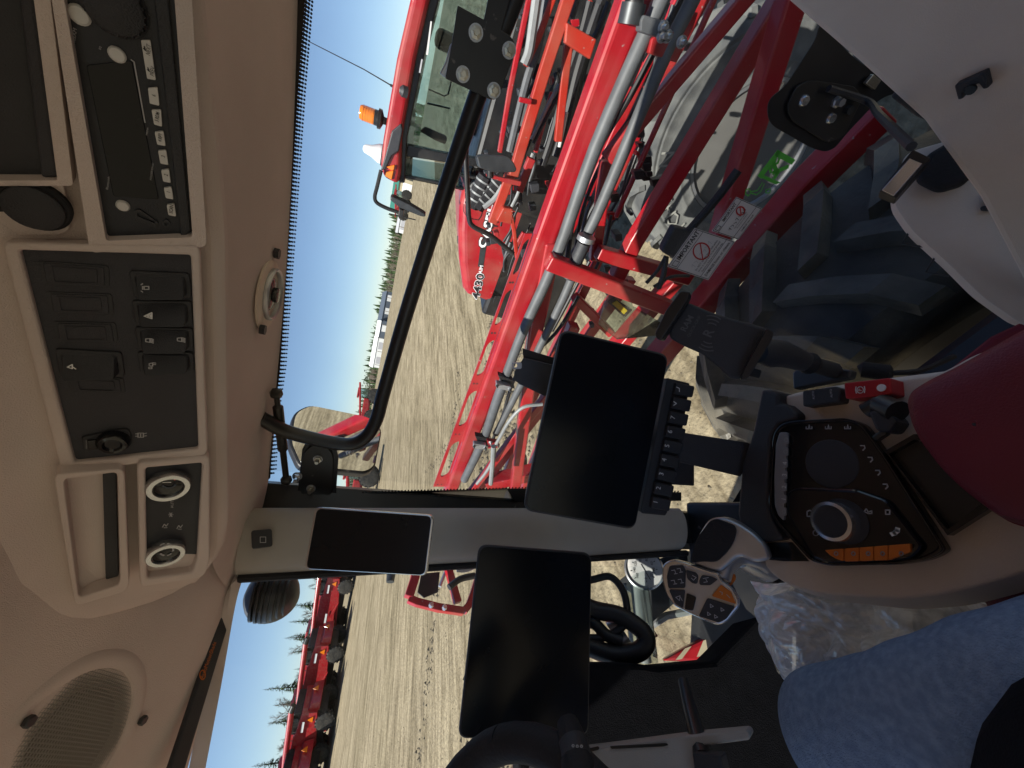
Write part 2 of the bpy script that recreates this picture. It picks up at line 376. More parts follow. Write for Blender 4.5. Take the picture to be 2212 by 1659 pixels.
# plan of the right-hand side window, front to back
RWIN = catmull([(.572,.925,0),(.66,.69,0),(.745,.45,0),(.80,.22,0),(.83,0,0),(.85,-.3,0),(.86,-.62,0)], 6)
def onglass(p, inset=0.0):
    d = ray(*p); best = None
    for a, b in zip(RWIN[:-1], RWIN[1:]):
        den = d.x*(b.y-a.y)-d.y*(b.x-a.x)
        if abs(den) < 1e-9: continue
        t = (a.x*(b.y-a.y)-a.y*(b.x-a.x))/den; s = (d.x*a.y-d.y*a.x)/den
        # point = d*t ; on segment when 0<=u<=1
        X, Y = d.x*t, d.y*t; L2 = (b.x-a.x)**2+(b.y-a.y)**2; u = ((X-a.x)*(b.x-a.x)+(Y-a.y)*(b.y-a.y))/L2
        if t > 0 and -.02 <= u <= 1.02: best = (V((X, Y, d.z*t)), V((-(a.y-b.y)*-1, 0, 0)), a, b); break
    if best is None:
        a, b = RWIN[-2], RWIN[-1]; return onx(p, .85)-V((inset,0,0)), PL((.85,0,0),(1,0,0))
    q, _, a, b = best; n = V((a.y-b.y, -(a.x-b.x), 0)).normalized()
    if n.dot(q) > 0: n = -n
    return q+n*inset, PL(q, n)
def gpl(p, inset=.003): q, pl = onglass(p); return pl.off(inset)
# --- window panes
def curved_pane(name, plan, z0, z1, m, parent, thick=.005, label=None):
    b = MB(); b.grid([[V((p.x, p.y, z0)) for p in plan], [V((p.x, p.y, (z0+z1)/2)) for p in plan], [V((p.x, p.y, z1)) for p in plan]])
    return b.build(name, m, parent, solid=thick)
pane = curved_pane('side_window', RWIN, -1.55, .235, 'glass', CAB)
WSP = catmull([(.415,.985,0),(.34,1.03,0),(.22,1.13,0),(.08,1.22,0),(-.12,1.27,0),(-.36,1.2,0),(-.52,1.08,0),(-.64,.96,0)], 6)
wsh = curved_pane('windshield', WSP, -1.12, .235, 'glass', CAB)
# --- black enamel border of the side window (follows the glass) with its dotted edge
def frit(lines, rows, step, parent, sgn):
    """band polygons on the glass between photo polylines + dot rows beyond the inner line"""
    b = MB()
    outer, inner = lines
    n = 28
    def samp(L, t):
        seg = [((V(L[i+1])-V(L[i])).length) for i in range(len(L)-1)]; T = t*sum(seg)
        for i, s in enumerate(seg):
            if T <= s or i == len(seg)-1: return V(L[i]).lerp(V(L[i+1]), min(1, T/s))
            T -= s
    A = [onglass(samp(outer, i/n), .004)[0] for i in range(n+1)]; B = [onglass(samp(inner, i/n), .004)[0] for i in range(n+1)]
    b.grid([A, B], False); b.build('enamel_band', 'ceramic', parent, solid=.0015)
    d = MB(); tot = sum((V(inner[i+1])-V(inner[i])).length for i in range(len(inner)-1)); cnt = int(tot/step)
    for r in range(rows):
        for k in range(cnt):
            t = (k+.5*(r % 2))/cnt
            if t > 1: continue
            p = samp(inner, t); q = samp(outer, t); dd = (p-q).normalized(); pp = p+dd*(r+.42)*step*.78
            c, pl = onglass(pp, .005); rr = step*.27*(1-.15*r)/FPX*c.length*1.1
            u = V((-pl.n.y, pl.n.x, 0)); w = V((0,0,1)); d.add([c+(u*math.cos(a)+w*math.sin(a))*rr for a in [math.pi/3*j for j in range(6)]], [[0,1,2,3,4,5]])
    d.build('enamel_dots', 'ceramic', parent, kind='stuff')
frit([[(640,-20),(612,400),(590,700),(560,1000),(553,1060)], [(662,-20),(645,200),(625,520),(606,800),(592,905),(585,1030)]], 3, 8.6, CAB, 1)
frit([[(700,1093),(850,1086),(1135,1082),(1470,1080)], [(720,1065),(850,1060),(1135,1053),(1470,1062)]], 1, 7, CAB, 1)
# enamel tab around the hinge plate, and round the latch
def glass_patch(name, px, m, parent, inset=.005, th=.0012, r=0):
    c = V((sum(p[0] for p in px)/len(px), sum(p[1] for p in px)/len(px))); pl = gpl(c, inset)
    return MB().pprism(pl, rpoly(px, r, 5) if r else px, 0, th).build(name, m, parent), pl
t5 = zt(1,1)
o, hp = glass_patch('hinge_enamel', [t5(270,1530), t5(300,1250), t5(330,1195), t5(400,1178), t5(470,1195), t5(520,1240), t5(535,1300), t5(520,1530), t5(560,1600), t5(120,1600)], 'ceramic', CAB, .005, .001)
HNG = MB().pprism(hp, rpoly([t5(285,1560), t5(300,1270), t5(400,1195), t5(505,1260), t5(500,1560)], 26, 5), .0015, .006).build('hinge_plate', 'black_paint', CAB, .0015)
def bolt(pl, p, parent, r=.008, name='bolt', m='zinc', h=.0):
    b = MB().lathe(pl.at(p), pl.n, [(r*1.2, h), (r*1.2, h+r*.25)], 18, sm=False)
    w = b.build('washer', 'dull_silver', parent)
    hx = MB().lathe(pl.at(p), pl.n, [(r, h+r*.25), (r, h+r*.9), (r*.5, h+r*.95), (r*.5, h+r*2.2)], 6, sm=False)
    return hx.build(name, m, parent)
for p in ((405,1305),(360,1495)): bolt(hp, t5(*p), HNG, .0085, h=.006)
bolt(hp, t5(272,1415), HNG, .009, m='silver', h=.006)

# --- headliner: roof lining, right-hand shelf and front slope
def yf(x):
    x = max(-.62, min(.40, x))
    for a, b in zip(WSP[:-1], WSP[1:]):
        if b.x <= x <= a.x: return a.y+(b.y-a.y)*(x-a.x)/(b.x-a.x)
    return .98
def zroof(x, y):
    t = max(0, min(1, (y-(yf(x)-.56))/.52)); t = t*t*(3-2*t); return .335-.122*t
b = MB(); rows = []
for i in range(30):
    s = i/29; rows.append([V((x, -.95+(yf(x)-.012+.95)*s, zroof(x, -.95+(yf(x)-.012+.95)*s))) for x in [-.95+1.40*k/26 for k in range(27)]])
b.grid(rows); b.build('roof_lining', 'headliner', CAB)
shelf = [(.48,-.9),(.48,.2),(.45,.36),(.39,.60),(.34,.80),(.36,.99)]
outr = [(.862,-.9),(.842,-.1),(.79,.26),(.70,.58),(.58,.90),(.42,.985)]
b = MB(); S1 = catmull([(x,y,.212) for x,y in shelf], 6); S2 = catmull([(x,y,.196) for x,y in outr], 6)
b.grid([S1, [p.lerp(q,.35)+V((0,0,.004)) for p,q in zip(S1,S2)], [p.lerp(q,.7) for p,q in zip(S1,S2)], S2, [q+V((.006,.003,.05)) for q in S2]])
b.build('side_lining', 'headliner', CAB)
# outer roof and shell
b = MB(); ro = rpoly([(-1.0,-1.1),(.80,-1.1),(.90,.0),(.74,.75),(.45,1.22),(-.05,1.42),(-.19,1.42),(-.69,1.22),(-.98,.75),(-1.14,0)], .2, 4)
b.prism([V((x,y,.36)) for x,y in ro], (0,0,.17)); b.build('outer_roof', 'trim_grey', CAB, .04, 3)
b = MB(); b.prism([V((-1.0,-1.0,-1.32)),V((-1.0,.9,-1.32)),V((-.62,.98,-1.32)),V((.40,.98,-1.32)),V((.52,.90,-1.32)),V((.50,.62,-1.32)),V((.40,.36,-1.32)),V((.36,-.12,-1.32)),V((.80,-.45,-1.32)),V((.80,-1.0,-1.32))], (0,0,.07)); b.build('floor', 'bounce_floor', CAB)
b = MB(); b.box((-1.07,-.95,-1.25), (-1.0,.9,-1.12)); b.build('left_door_sill', 'trim', CAB, .01)
b = MB(); b.box((-1.0,-1.02,-1.25), (.80,-.95,-.70)); b.build('rear_panel', 'trim', CAB, .01)
for x, y in ((-1.06,-.93),(-1.06,.02),(-.78,.90)):
    b = MB(); b.box((x-.04,y-.05,-1.25), (x+.05,y+.05,.34)); b.build('window_post', 'trim', CAB, .015)
# right front pillar trim
prof = catmull([(.506,.945),(.499,.905),(.482,.890),(.450,.890),(.414,.908),(.388,.940),(.382,.985)], 5)
b = MB(); zs = [-1.03,-1.0,-.6,-.2,.1,.19,.205]
b.grid([[V((p[0]*(1+.012*(z<-.98))+.064*(.2-z), p[1]*(1+.012*(z<-.98)), z)) for p in [(q.x,q.y) for q in [V((a[0],a[1],0)) for a in prof]]] for z in zs]); b.build('front_pillar', 'shaded_trim', CAB)
# pillar frames in black outside the trim
b = MB(); b.prism([V(p) for p in ((.60,.955,-1.2),(.575,.925,-1.2),(.485,.965,-1.2),(.50,1.04,-1.2),(.57,1.03,-1.2))], (0,0,1.43)); b.build('pillar_frame', 'black_paint', CAB)
# windshield seal, thin black line on the left of the trim
b = MB(); b.tube([V((.458,.978,-1.05)), V((.417,.978,-.4)), V((.379,.978,.2))], .009, 8); b.build('window_seal', 'rubber', CAB)
# header strip and roller blind in front
def hline(pts, z): return [onz(p, z) for p in pts]
A = hline([(500,1262),(492,1310),(465,1480),(428,1690)], .205); B = hline([(528,1238),(508,1310),(478,1480),(438,1690)], .192)
b = MB(); b.grid([catmull(A,5), catmull(B,5), [p+V((.0,.008,.03)) for p in catmull(B,5)]]); b.build('header_trim', 'headliner', CAB)
pS = onz((480,1340), .203); pE = onz((352,1700), .222)
BL = thing('roller_blind', 'black rolled sun blind with small printed name above the windshield', 'sun blind', (pS+pE)/2)
plb = PL((pS+pE)/2, V((0,-.55,-.8)))
MB().pprism(plb, [(490,1335),(466,1336),(350,1680),(384,1680)], 0, .010).build('blind_cassette', 'dark_plastic', BL, .003)
text_mb('AutoMotionShade', plb.off(.010), (450,1425), 8, 'orange_button', BL, 'lettering', dirv=(.36,-1))
stroke(MB(), plb.off(.010), circ((437,1458), 6, 14, 10), .002, closed=True).build('logo_mark', 'orange_button', BL)
# button in the pillar, small clip
plp = PL(ray(565,1160)*1.0, (-.35,-.85,-.2))
CH = thing('charging_socket_cover', 'small black square socket on the beige pillar top', 'socket', plp.at((565,1165)))
MB().pprism(PL(onz((565,1165),.165), (-.3,-.9,-.25)), rpoly([(542,1147),(586,1143),(588,1181),(544,1187)], 6), .0, .008).build('socket_body', 'dark_plastic', CH, .002)
stroke(MB(), PL(onz((565,1165),.165), (-.3,-.9,-.25)).off(.009), [(562,1160),(574,1160),(574,1172),(562,1172)], .0012, closed=True).build('icon', 'grey_print', CH)

# ------------------------------------------------------------------ overhead console
CON = thing('overhead_console', 'beige overhead console along the right roof edge', 'console', (.38,.2,.19))
t1, t2, t3 = zt(0,0), zt(0,1), zt(0,2)
swA, swB, swC, swD = V((.355,.257,.285)), V((.373,.238,.177)), V((.332,.464,.186)), V((.314,.483,.294))
PSW = pl3(V((.361,.261,.288)), V((.398,.254,.19)), V((.34,.474,.19)))
PRD = PL(V((.41,.227,.19)), V((-.93,-.06,-.37)))
PCL = pl3(V((.34,.474,.19)), V((.285,.70,.197)), V((.34,.474,.19))+V((-.045,-.012,.1)))
# body behind the faces: loft from rim to lower lip
secs = []
for (x, y, zt_, lean) in ((.425,-.60,.345,.05),(.425,-.30,.345,.05),(.422,.05,.345,.05),(.42,.225,.34,.05),(.412,.25,.318,.045),(.385,.36,.318,.045),(.355,.475,.318,.045),(.325,.60,.316,.045),(.300,.70,.305,.045),(.285,.745,.285,.03),(.29,.79,.25,.0)):
    dx = .012
    pr = [(x-lean-.045, .337), (x-lean-.02, zt_), (x-lean+dx*.6, zt_-.018), (x+dx, .198), (x+dx-.004, .180), (x+dx+.012, .172), (x+dx+.030, .176), (x+dx+.045, .190), (x+dx+.062, .193), (x+dx+.080, .215)]
    if y > .72: pr = [(px, max(pz, .19+.03*(y-.72)/.07)) for px, pz in pr]
    secs.append([V((px, y+(px-x)*.25, pz)) for px, pz in pr])
b = MB(); b.grid(secs); b.build('console_shell', 'headliner', CON, sub=1)
def frame(pl, outer, inner, h0, h1, ro, ri, name, m, parent, bev=.003):
    return MB().pring(pl, rpoly(outer, ro, 5), rpoly(inner, ri, 5), h0, h1).build(name, m, parent, bev, 3)
# ---- switch panel
SWP = thing('switch_panel', 'dark overhead switch panel with two columns of rocker switches', 'switch panel', PSW.at((250,780)))
frame(PSW, [(8,520),(432,529),(449,978),(136,1016)], [(47,537),(413,548),(429,964),(164,993)], -.012, .006, 16, 8, 'surround', 'headliner', SWP, .004)
MB().pprism(PSW, [(40,530),(418,541),(434,970),(158,1000)], -.004, 0).build('panel_face', 'panel_plastic', SWP)
def blank(px):
    P = [t2(*q) for q in px]; c = V((sum(p[0] for p in P)/4, sum(p[1] for p in P)/4)); I = [tuple(V(p).lerp(c,.13)) for p in P]; J = [tuple(V(p).lerp(c,.34)) for p in P]
    o = MB().pprism(PSW, rpoly(I, 5), 0, .0022).build('blank_plate', 'panel_plastic', SWP, .0008)
    MB().pring(PSW, rpoly(P, 7), rpoly(I, 6), -.002, .0012).build('recess_rim', 'dark_plastic', o)
    MB().pring(PSW, rpoly(J, 4), rpoly([tuple(V(p).lerp(c,.40)) for p in P], 4), 0, .0032).build('plate_ridge', 'panel_plastic', o)
for q in ([(250,30),(705,62),(712,205),(280,185)], [(300,230),(725,245),(740,380),(325,370)], [(345,422),(750,430),(768,558),(365,562)], [(430,775),(800,790),(815,885),(455,872)]): blank(q)
def rocker(px, hh=.015):
    P = [V(t2(*q)) for q in px]; c = sum(P, V((0,0)))/4
    bz = MB().pprism(PSW, rpoly([tuple(p+(p-c)*.06) for p in P], 8), -.001, .003).build('rocker_bezel', 'dark_plastic', SWP, .001)
    T = [p.lerp(c,.10) for p in P]; sh = V((0,14)); b = MB(); n = 5; rows = []
    # wedge rocker: high along the near long edge
    base = rpoly([tuple(p) for p in T], 9, 3); low = [PSW.at(p, .003) for p in base]; cy = c.y
    top = [PSW.at(tuple(V(p).lerp(c,.10)), hh*(.55+.45*max(-1, min(1, (p[1]-cy)/22)))+.002) for p in base]; k = len(base)
    b.add(low+top, [list(range(k, 2*k))]+[[i, (i+1) % k, k+(i+1) % k, k+i] for i in range(k)])
    return b.build('rocker_switch', 'dark_plastic', SWP, .0012), c
rk = []
for q in ([(850,95),(1218,112),(1233,262),(882,262)], [(866,288),(1232,292),(1240,435),(892,430)], [(886,458),(1240,466),(1245,600),(908,600)], [(902,618),(1245,622),(1250,735),(918,745)], [(372,600),(780,622),(800,770),(402,770)]): rk.append(rocker(q))
PT = PSW.off(.0125)
def icon(strokes, parent, m='grey_print', w=.0009, pl=None):
    b = MB()
    for s in strokes: stroke(b, pl or PT, s, w, .0008)
    return b.build('icon', m, parent)
icon([[t2(925,195),t2(925,215)],[t2(935,195),t2(965,195),t2(965,215),t2(935,215),t2(935,195)],[t2(915,185),t2(925,178)],[t2(915,225),t2(925,232)]], rk[0][0])
icon([[t2(935,388),t2(985,365),t2(985,405),t2(935,388)],[t2(955,387),t2(977,378),t2(977,395),t2(955,387)]], rk[1][0], 'white_print')
for cx_, cy_ in ((965,545),(1170,540)): icon([[t2(cx_-20,cy_-10),t2(cx_+8,cy_-12),t2(cx_+8,cy_+12),t2(cx_-20,cy_+8),t2(cx_-20,cy_-10)]]+[[t2(cx_+14,cy_-12+8*k),t2(cx_+30,cy_-6+8*k)] for k in range(4)], rk[2][0])
icon([[t2(968,695),t2(990,690),t2(990,712),t2(968,708),t2(968,695)],[t2(995,690),t2(1010,692)],[t2(995,700),t2(1010,702)],[t2(965,718),t2(985,718),t2(985,728),t2(965,728),t2(965,718)]], rk[3][0])
icon([[t2(438,718),t2(470,700),t2(470,728),t2(438,718)],[t2(470,714),t2(492,730)]], rk[4][0], 'white_print')
MC = thing('mirror_control', 'small black mirror adjuster on the dark switch panel', 'mirror control', PSW.at(t2(700,1185)))
MB().pprism(PSW, rpoly([t2(528,1165),t2(800,1112),t2(845,1120),t2(858,1225),t2(545,1262)], 8), 0, .003).build('adjuster_base', 'dark_plastic', MC, .0012)
MB().pprism(PSW, [t2(570,1178),t2(640,1172),t2(652,1228),t2(582,1235)], .003, .006).build('slide_switch', 'gloss_black', MC, .0008)
MB().lathe(PSW.at(t2(742,1185)), PSW.n, [(.0135,.003),(.0135,.008),(.011,.012),(.008,.0125),(.006,.010)], 20).build('adjuster_knob', 'gloss_black', MC)
icon([[t2(715,1240),t2(775,1236)],[t2(742,1222),t2(748,1256)]], MC, 'white_print', .0018, PSW.off(.0035))
text_mb('MIRRORS', PSW.off(.0035), t2(562,1220), 3.2, 'grey_print', MC)
icon([[t2(895,1145),t2(930,1145),t2(930,1172),t2(895,1172),t2(895,1145)],[t2(880,1150),t2(895,1150)],[t2(930,1150),t2(950,1145)],[t2(880,1165),t2(895,1165)],[t2(930,1165),t2(950,1162)],[t2(912,1150),t2(912,1168)]], SWP, 'grey_print', .0010, PSW)
# ---- radio
RAD = thing('car_radio', 'black overhead car radio with pale preset buttons', 'radio', PRD.at((300,260)))
frame(PRD, [(95,-160),(405,-160),(446,524),(198,535)], [(118,-160),(366,-160),(416,503),(232,510)], -.014, .010, 14, 8, 'surround', 'headliner', CON, .005)
MB().pprism(PRD, [(100,-160),(372,-160),(420,512),(224,518)], -.006, 0).build('radio_face', 'radio_plastic', RAD)
MB().pprism(PRD, [t1(980,-200),t1(1075,-200),t1(1235,1480),t1(1195,1535),t1(1175,1535)], 0, .004).build('lower_bezel', 'dark_plastic', RAD, .001)
MB().pprism(PRD, rpoly([t1(560,420),t1(855,390),t1(1030,1290),t1(735,1270)], 6), 0, .0012).build('display_window', 'screen', RAD, .0004)
keys = [([(915,255),(975,255),(1012,515),(955,505)], ''), ([(960,565),(1022,560),(1035,680),(972,665)], '6'), ([(983,705),(1045,705),(1052,815),(1000,800)], '5 RDM'), ([(1003,850),(1060,842),(1075,940),(1020,930)], '4 RPT'), ([(1025,970),(1078,965),(1092,1062),(1040,1052)], '3'), ([(1045,1095),(1095,1088),(1108,1178),(1058,1168)], '2'), ([(1062,1210),(1112,1203),(1125,1285),(1075,1275)], '1'), ([(1080,1320),(1130,1312),(1142,1395),(1092,1385)], 'SCAN')]
for px, tx in keys:
    P = [t1(*q) for q in px]; o = MB().pprism(PRD, rpoly(P, 3), 0, .0035).build('preset_button', 'white_key', RAD, .0007)
    c = (sum(p[0] for p in P)/4, sum(p[1] for p in P)/4)
    if tx: text_mb(tx, PRD.off(.0040), c, 8, 'black_print', o, sx=.62, dirv=(.12,-1), bold=.015)
text_mb('NEXT', PRD.off(.0040), t1(963,322), 9, 'black_print', RAD, dirv=(.1,-1), sx=.7); text_mb('PREV', PRD.off(.0040), t1(990,462), 9, 'black_print', RAD, dirv=(.1,-1), sx=.7)
stroke(MB(), PRD.off(.0042), [t1(930,312),t1(942,326),t1(936,300)], .0007).build('mark', 'black_print', RAD)
stroke(MB(), PRD.off(.0042), [t1(955,450),t1(968,462),t1(958,438)], .0007).build('mark', 'black_print', RAD)
for (x, y, r) in ((515,95,.0058),(760,352,.0050),(797,1330,.0046)): MB().lathe(PRD.at(t1(x,y)), PRD.n, [(r,0),(r,.002),(r*.8,.0032)], 20).build('round_button', 'white_key', RAD)
kb = MB().lathe(PRD.at(t1(735,30)), PRD.n, [(.0185,0),(.0185,.002),(.0170,.003),(.0160,.009),(.0145,.010)], 32).build('volume_knob', 'dark_plastic', RAD)
for k in range(24):
    a = k*math.pi/12; u = PRD.n.orthogonal().normalized(); w = PRD.n.cross(u); c = PRD.at(t1(735,30)); d = u*math.cos(a)+w*math.sin(a)
    MB().tube([c+d*.0168+PRD.n*.003, c+d*.0160+PRD.n*.0085], .0009, 5).build('knob_rib', 'dark_plastic', kb)
MB().pring(PRD, rpoly([t1(870,1360),t1(905,1350),t1(1030,1440),t1(1015,1475),t1(880,1420)], 4), rpoly([t1(888,1374),t1(902,1370),t1(1008,1430),t1(1004,1442),t1(892,1395)], 2), 0, .002).build('usb_port', 'dark_plastic', RAD)
MB().pring(PRD, circ(t1(1078,1445), 8.5, 16), circ(t1(1078,1445), 4, 16), 0, .0016).build('audio_jack', 'dark_plastic', RAD)
for tx, p, h in (('Bluetooth', (700,1185), 5), ('SiriusXM', (480,245), 8), ('MUTE', (893,85), 5), ('MENU', (925,95), 5), ('MEDIA', (955,850), 4), ('FOLDER/BAND', (985,1110), 4), ('EQ', (650,310), 4), ('INFO', (960,110), 4)):
    text_mb(tx, PRD.off(.0014), t1(*p), h, 'grey_print', RAD, dirv=(.14,-1))
stroke(MB(), PRD, [t1(850,385),t1(870,400),t1(940,790)], .0008, .0014).build('display_line', 'grey_print', RAD)
# cubby and socket above the radio
CUB = thing('storage_cubby', 'open dark storage slot above the overhead radio', 'storage slot', PRD.at((40,250)))
MB().pprism(PRD, [(-160,-160),(52,-160),(124,386),(-160,386)], -.012, -.010).build('cubby_floor', 'dark_plastic', CUB)
MB().pprism(PRD, [(20,-160),(52,-160),(124,386),(88,386)], -.010, -.002).build('cubby_lip', 'panel_plastic', CUB, .002)
frame(PRD, [(-200,-200),(88,-200),(160,398),(-200,398)], [(-170,-170),(54,-170),(126,386),(-170,386)], -.012, .004, 8, 6, 'cubby_surround', 'headliner', CON, .004)
SOC = thing('power_socket', 'round black capped power socket above the overhead radio', 'socket', PRD.at((75,445)))
MB().pprism(PRD, rpoly([(-30,396),(133,392),(152,498),(128,512),(-30,512)], 18), -.010, -.004).build('socket_recess', 'headliner', SOC, .003)
MB().lathe(PRD.at((78,445)), PRD.n, [(.0200,-.004),(.0200,.001),(.0185,.0025)], 28).build('socket_rim', 'rubber', SOC)
MB().lathe(PRD.at((76,446)), PRD.n, [(.0170,.002),(.0170,.0060),(.0155,.007)], 28).build('socket_cap', 'dark_plastic', SOC)
MB().pprism(PRD, [(-8,428),(22,436),(22,452),(-8,452)], -.002, .006).build('cap_hinge', 'rubber', SOC, .001)
# ---- climate control
CLI = thing('climate_control', 'black climate control strip with two silver ringed dials', 'climate control', PCL.at((370,1100)))
frame(PCL, [(296,990),(452,975),(452,1206),(440,1236),(302,1256)], [(314,1000),(436,990),(424,1198),(414,1226),(318,1238)], -.010, .010, 14, 8, 'surround', 'headliner', CON, .004)
MB().pprism(PCL, rpoly([(312,998),(438,988),(428,1196),(314,1192)], 4), -.003, .0015).build('control_face', 'radio_plastic', CLI, .001)
MB().pprism(PCL, [(300,1180),(430,1180),(420,1245),(306,1248)], -.006, -.003).build('recess_floor', 'headliner', CLI)
for k, (p, r) in enumerate((((364,1041),.0215), ((358,1186),.0210))):
    kn = MB().lathe(PCL.at(p), PCL.n, [(r*.98,.0015),(r,.009),(r*.93,.0125),(r*.70,.0125),(r*.66,.010)], 36, cap=False).build('dial_ring', 'silver', CLI)
    MB().lathe(PCL.at(p), PCL.n, [(r*.66,.0098),(r*.60,.0105)], 30).build('dial_face', 'gloss_black', kn)
    PK = PCL.off(.0108)
    if k == 0:
        icon([[(p[0]-12,p[1]),(p[0]+5,p[1])]], kn, 'white_print', .0010, PK)
        for j, (m_, a0) in enumerate((('red_print', -1), ('shop_blue', 1))):
            icon([[(p[0]+16*math.cos(a), p[1]+a0*12*math.sin(a)) for a in [.5+.25*i for i in range(9)]]], kn, m_, .0020, PK)
    else:
        for i in range(6):
            a = i*1.047; icon([[(p[0]+16*math.cos(a+d), p[1]+13*math.sin(a+d)) for d in (-.25,0,.25)]], kn, 'grey_print', .0022, PK)
text_mb('AUTO', PCL.off(.002), (372,1085), 6, 'grey_print', CLI)
for a in range(3): icon([[(369+5*math.cos(a*1.05), 1111+5*math.sin(a*1.05)), (369-5*math.cos(a*1.05), 1111-5*math.sin(a*1.05))]], CLI, 'grey_print', .0009, PCL.off(.0016))
for p in ((357,1134),(388,1137)): icon([[(p[0]-6,p[1]+4),(p[0]-2,p[1]-3),(p[0]+2,p[1]+2),(p[0]+6,p[1]-4)],[(p[0]-3,p[1]+5),(p[0]+4,p[1]+5)]], CLI, 'grey_print', .0010, PCL.off(.0016))
CU2 = thing('overhead_tray', 'shallow beige overhead tray with black lip beside the dials', 'storage slot', PCL.at((200,1130)))
frame(PCL, [(118,1012),(270,1000),(280,1262),(164,1296)], [(140,1022),(254,1008),(260,1250),(172,1278)], -.010, .010, 18, 12, 'tray_rim', 'headliner', CON, .005)
MB().pprism(PCL, [(130,1012),(262,1000),(268,1258),(165,1288)], -.012, -.010).build('tray_floor', 'headliner', CU2)
MB().pprism(PCL, rpoly([(221,1012),(250,1008),(256,1246),(228,1254)], 4), -.010, -.001).build('tray_lip', 'dark_plastic', CU2, .002)
# ---- loudspeaker in the front slope
def slope_plane(p):
    d = ray(*p); t = .2
    while t < 2 and d.z*t < zroof(d.x*t, d.y*t): t += .002
    q = d*t; e = .01; nx = (zroof(q.x+e,q.y)-zroof(q.x-e,q.y))/(2*e); ny = (zroof(q.x,q.y+e)-zroof(q.x,q.y-e))/(2*e)
    return PL(q, V((nx, ny, -1)))
PSP = slope_plane((175,1545))
SPK = thing('loudspeaker', 'round mesh loudspeaker grille in the front roof lining', 'loudspeaker', PSP.at((140,1600)))
spc = PSP.at((118,1640)); SR = (PSP.at((240,1500))-spc).length*.5+(PSP.at((310,1600))-spc).length*.5
MB().lathe(spc, PSP.n, [(SR*1.06,-.01),(SR*1.06,.002),(SR*1.0,.006),(SR*.92,.006),(SR*.86,.004),(SR*.84,-.002)], 48, cap=False).build('grille_ring', 'headliner', SPK)
MB().lathe(spc, PSP.n, [(SR*.86,-.003),(SR*.5,.004),(.001,.006)], 48).build('grille_back', 'grille_cloth', SPK)
b = MB(); u = V((1,0,0)); u = (u-PSP.n*u.dot(PSP.n)).normalized(); w = PSP.n.cross(u); st = .0042; nn = int(SR/st)+1
for i in range(-nn, nn+1):
    c = abs(i)*st
    if c >= SR*.855: continue
    L = math.sqrt((SR*.855)**2-c*c)
    for (a_, b_) in ((u, w), (w, u)):
        P0 = [spc+a_*(L*s_)+b_*(i*st)+PSP.n*(.0075-.009*((L*s_)**2+(i*st)**2)/(SR*SR)) for s_ in (-1,-.5,0,.5,1)]
        b.tube(P0, .0010, 3, False)
b.build('grille_mesh', 'shaded_trim', SPK, kind='stuff')
for p in ((48,1557),(297,1555)): MB().lathe(PSP.at(p), PSP.n, [(.0065,.006),(.0065,.0115),(.005,.0125)], 6, sm=False).build('screw', 'dark_steel', SPK)
# ---- round roof lamp on the side lining
PSH = PL((0,0,.203), (0,0,-1))
LMP = thing('roof_lamp', 'round swivel roof lamp with pale ring above the side window', 'lamp', PSH.at((578,640)))
lc = PSH.at((579,634)); rr = (PSH.at((579,585))-PSH.at((579,686))).length/2
MB().lathe(lc+V((-.005,0,0)), (0,0,-1), [(rr*1.38,0),(rr*1.38,.003),(rr*1.3,.005)], 40, ex=1.0).build('lamp_plate', 'trim_grey', LMP)
MB().lathe(lc, (0,0,-1), [(rr*1.02,.005),(rr*1.02,.010),(rr*.97,.013),(rr*.90,.011),(rr*.88,.004)], 40, cap=False).build('lamp_ring', 'dull_silver', LMP)
MB().lathe(lc, (0,0,-1), [(rr*.88,.004),(rr*.75,.002),(rr*.55,.008),(rr*.3,.010),(rr*.28,.016),(rr*.22,.017)], 32).build('lamp_eyeball', 'gloss_black', LMP)
for p in ((587,545),(556,710)): MB().lathe(PSH.at(p), (0,0,-1), [(.009,.004),(.009,.012)], 6, sm=False).build('screw', 'dark_plastic', LMP)
MB().lathe(PSH.at((600,450)), (0,0,-1), [(.014,-.002),(.014,.001)], 20).build('lining_plug', 'headliner', CAB)

# ------------------------------------------------------------------ things at the side window
STR = thing('gas_strut', 'short black gas strut from roof to window hinge', 'gas strut', onglass((610,950), .03)[0])
g0 = onz((597,850), .185); g1 = onglass((626,1020), .03)[0]
MB().tube([g0, g0.lerp(g1,.12), g0.lerp(g1,.14), g0.lerp(g1,.62), g0.lerp(g1,.64), g1], [.0055,.0055,.010,.010,.0065,.0065], 12).build('strut_body', 'black_paint', STR)
for g in (g0, g1): MB().lathe(g, (0,0,1), [(.002,-.012),(.010,-.008),(.012,0),(.010,.008),(.002,.012)], 14).build('ball_joint', 'black_paint', STR)
BAR = thing('mounting_bar', 'bent black tube bar running along the inside of the side window', 'bar', onglass((900,600), .05)[0])
bp = [onz((563,903), .205), onglass((640,908), .055)[0], onglass((745,930), .06)[0], onglass((788,922), .06)[0], onglass((815,885), .06)[0], onglass((833,820), .06)[0], onglass((880,655), .055)[0], onglass((960,400), .055)[0], onglass((1030,190), .055)[0], onglass((1090,30), .055)[0], onglass((1130,-80), .055)[0]]
MB().tube(catmull(bp, 6), .0145, 14).build('bar_tube', 'black_paint', BAR)
zp = zz(1500,0,600); pbr = gpl((1040,110), .075)
MB().pprism(pbr, [zp(*q) for q in ((835,60),(1120,215),(1180,-80),(1420,-80),(1310,330),(1400,390),(1440,440),(1462,520),(1455,590),(1280,1050),(1235,1085),(1180,1080),(980,985),(700,855),(770,480))], -.003, .003).build('clamp_plate', 'black_paint', BAR, .001)
for p in ((1030,360),(1390,550),(890,810),(1225,985)): bolt(pbr, zp(*p), BAR, .0088, m='zinc', h=.003)
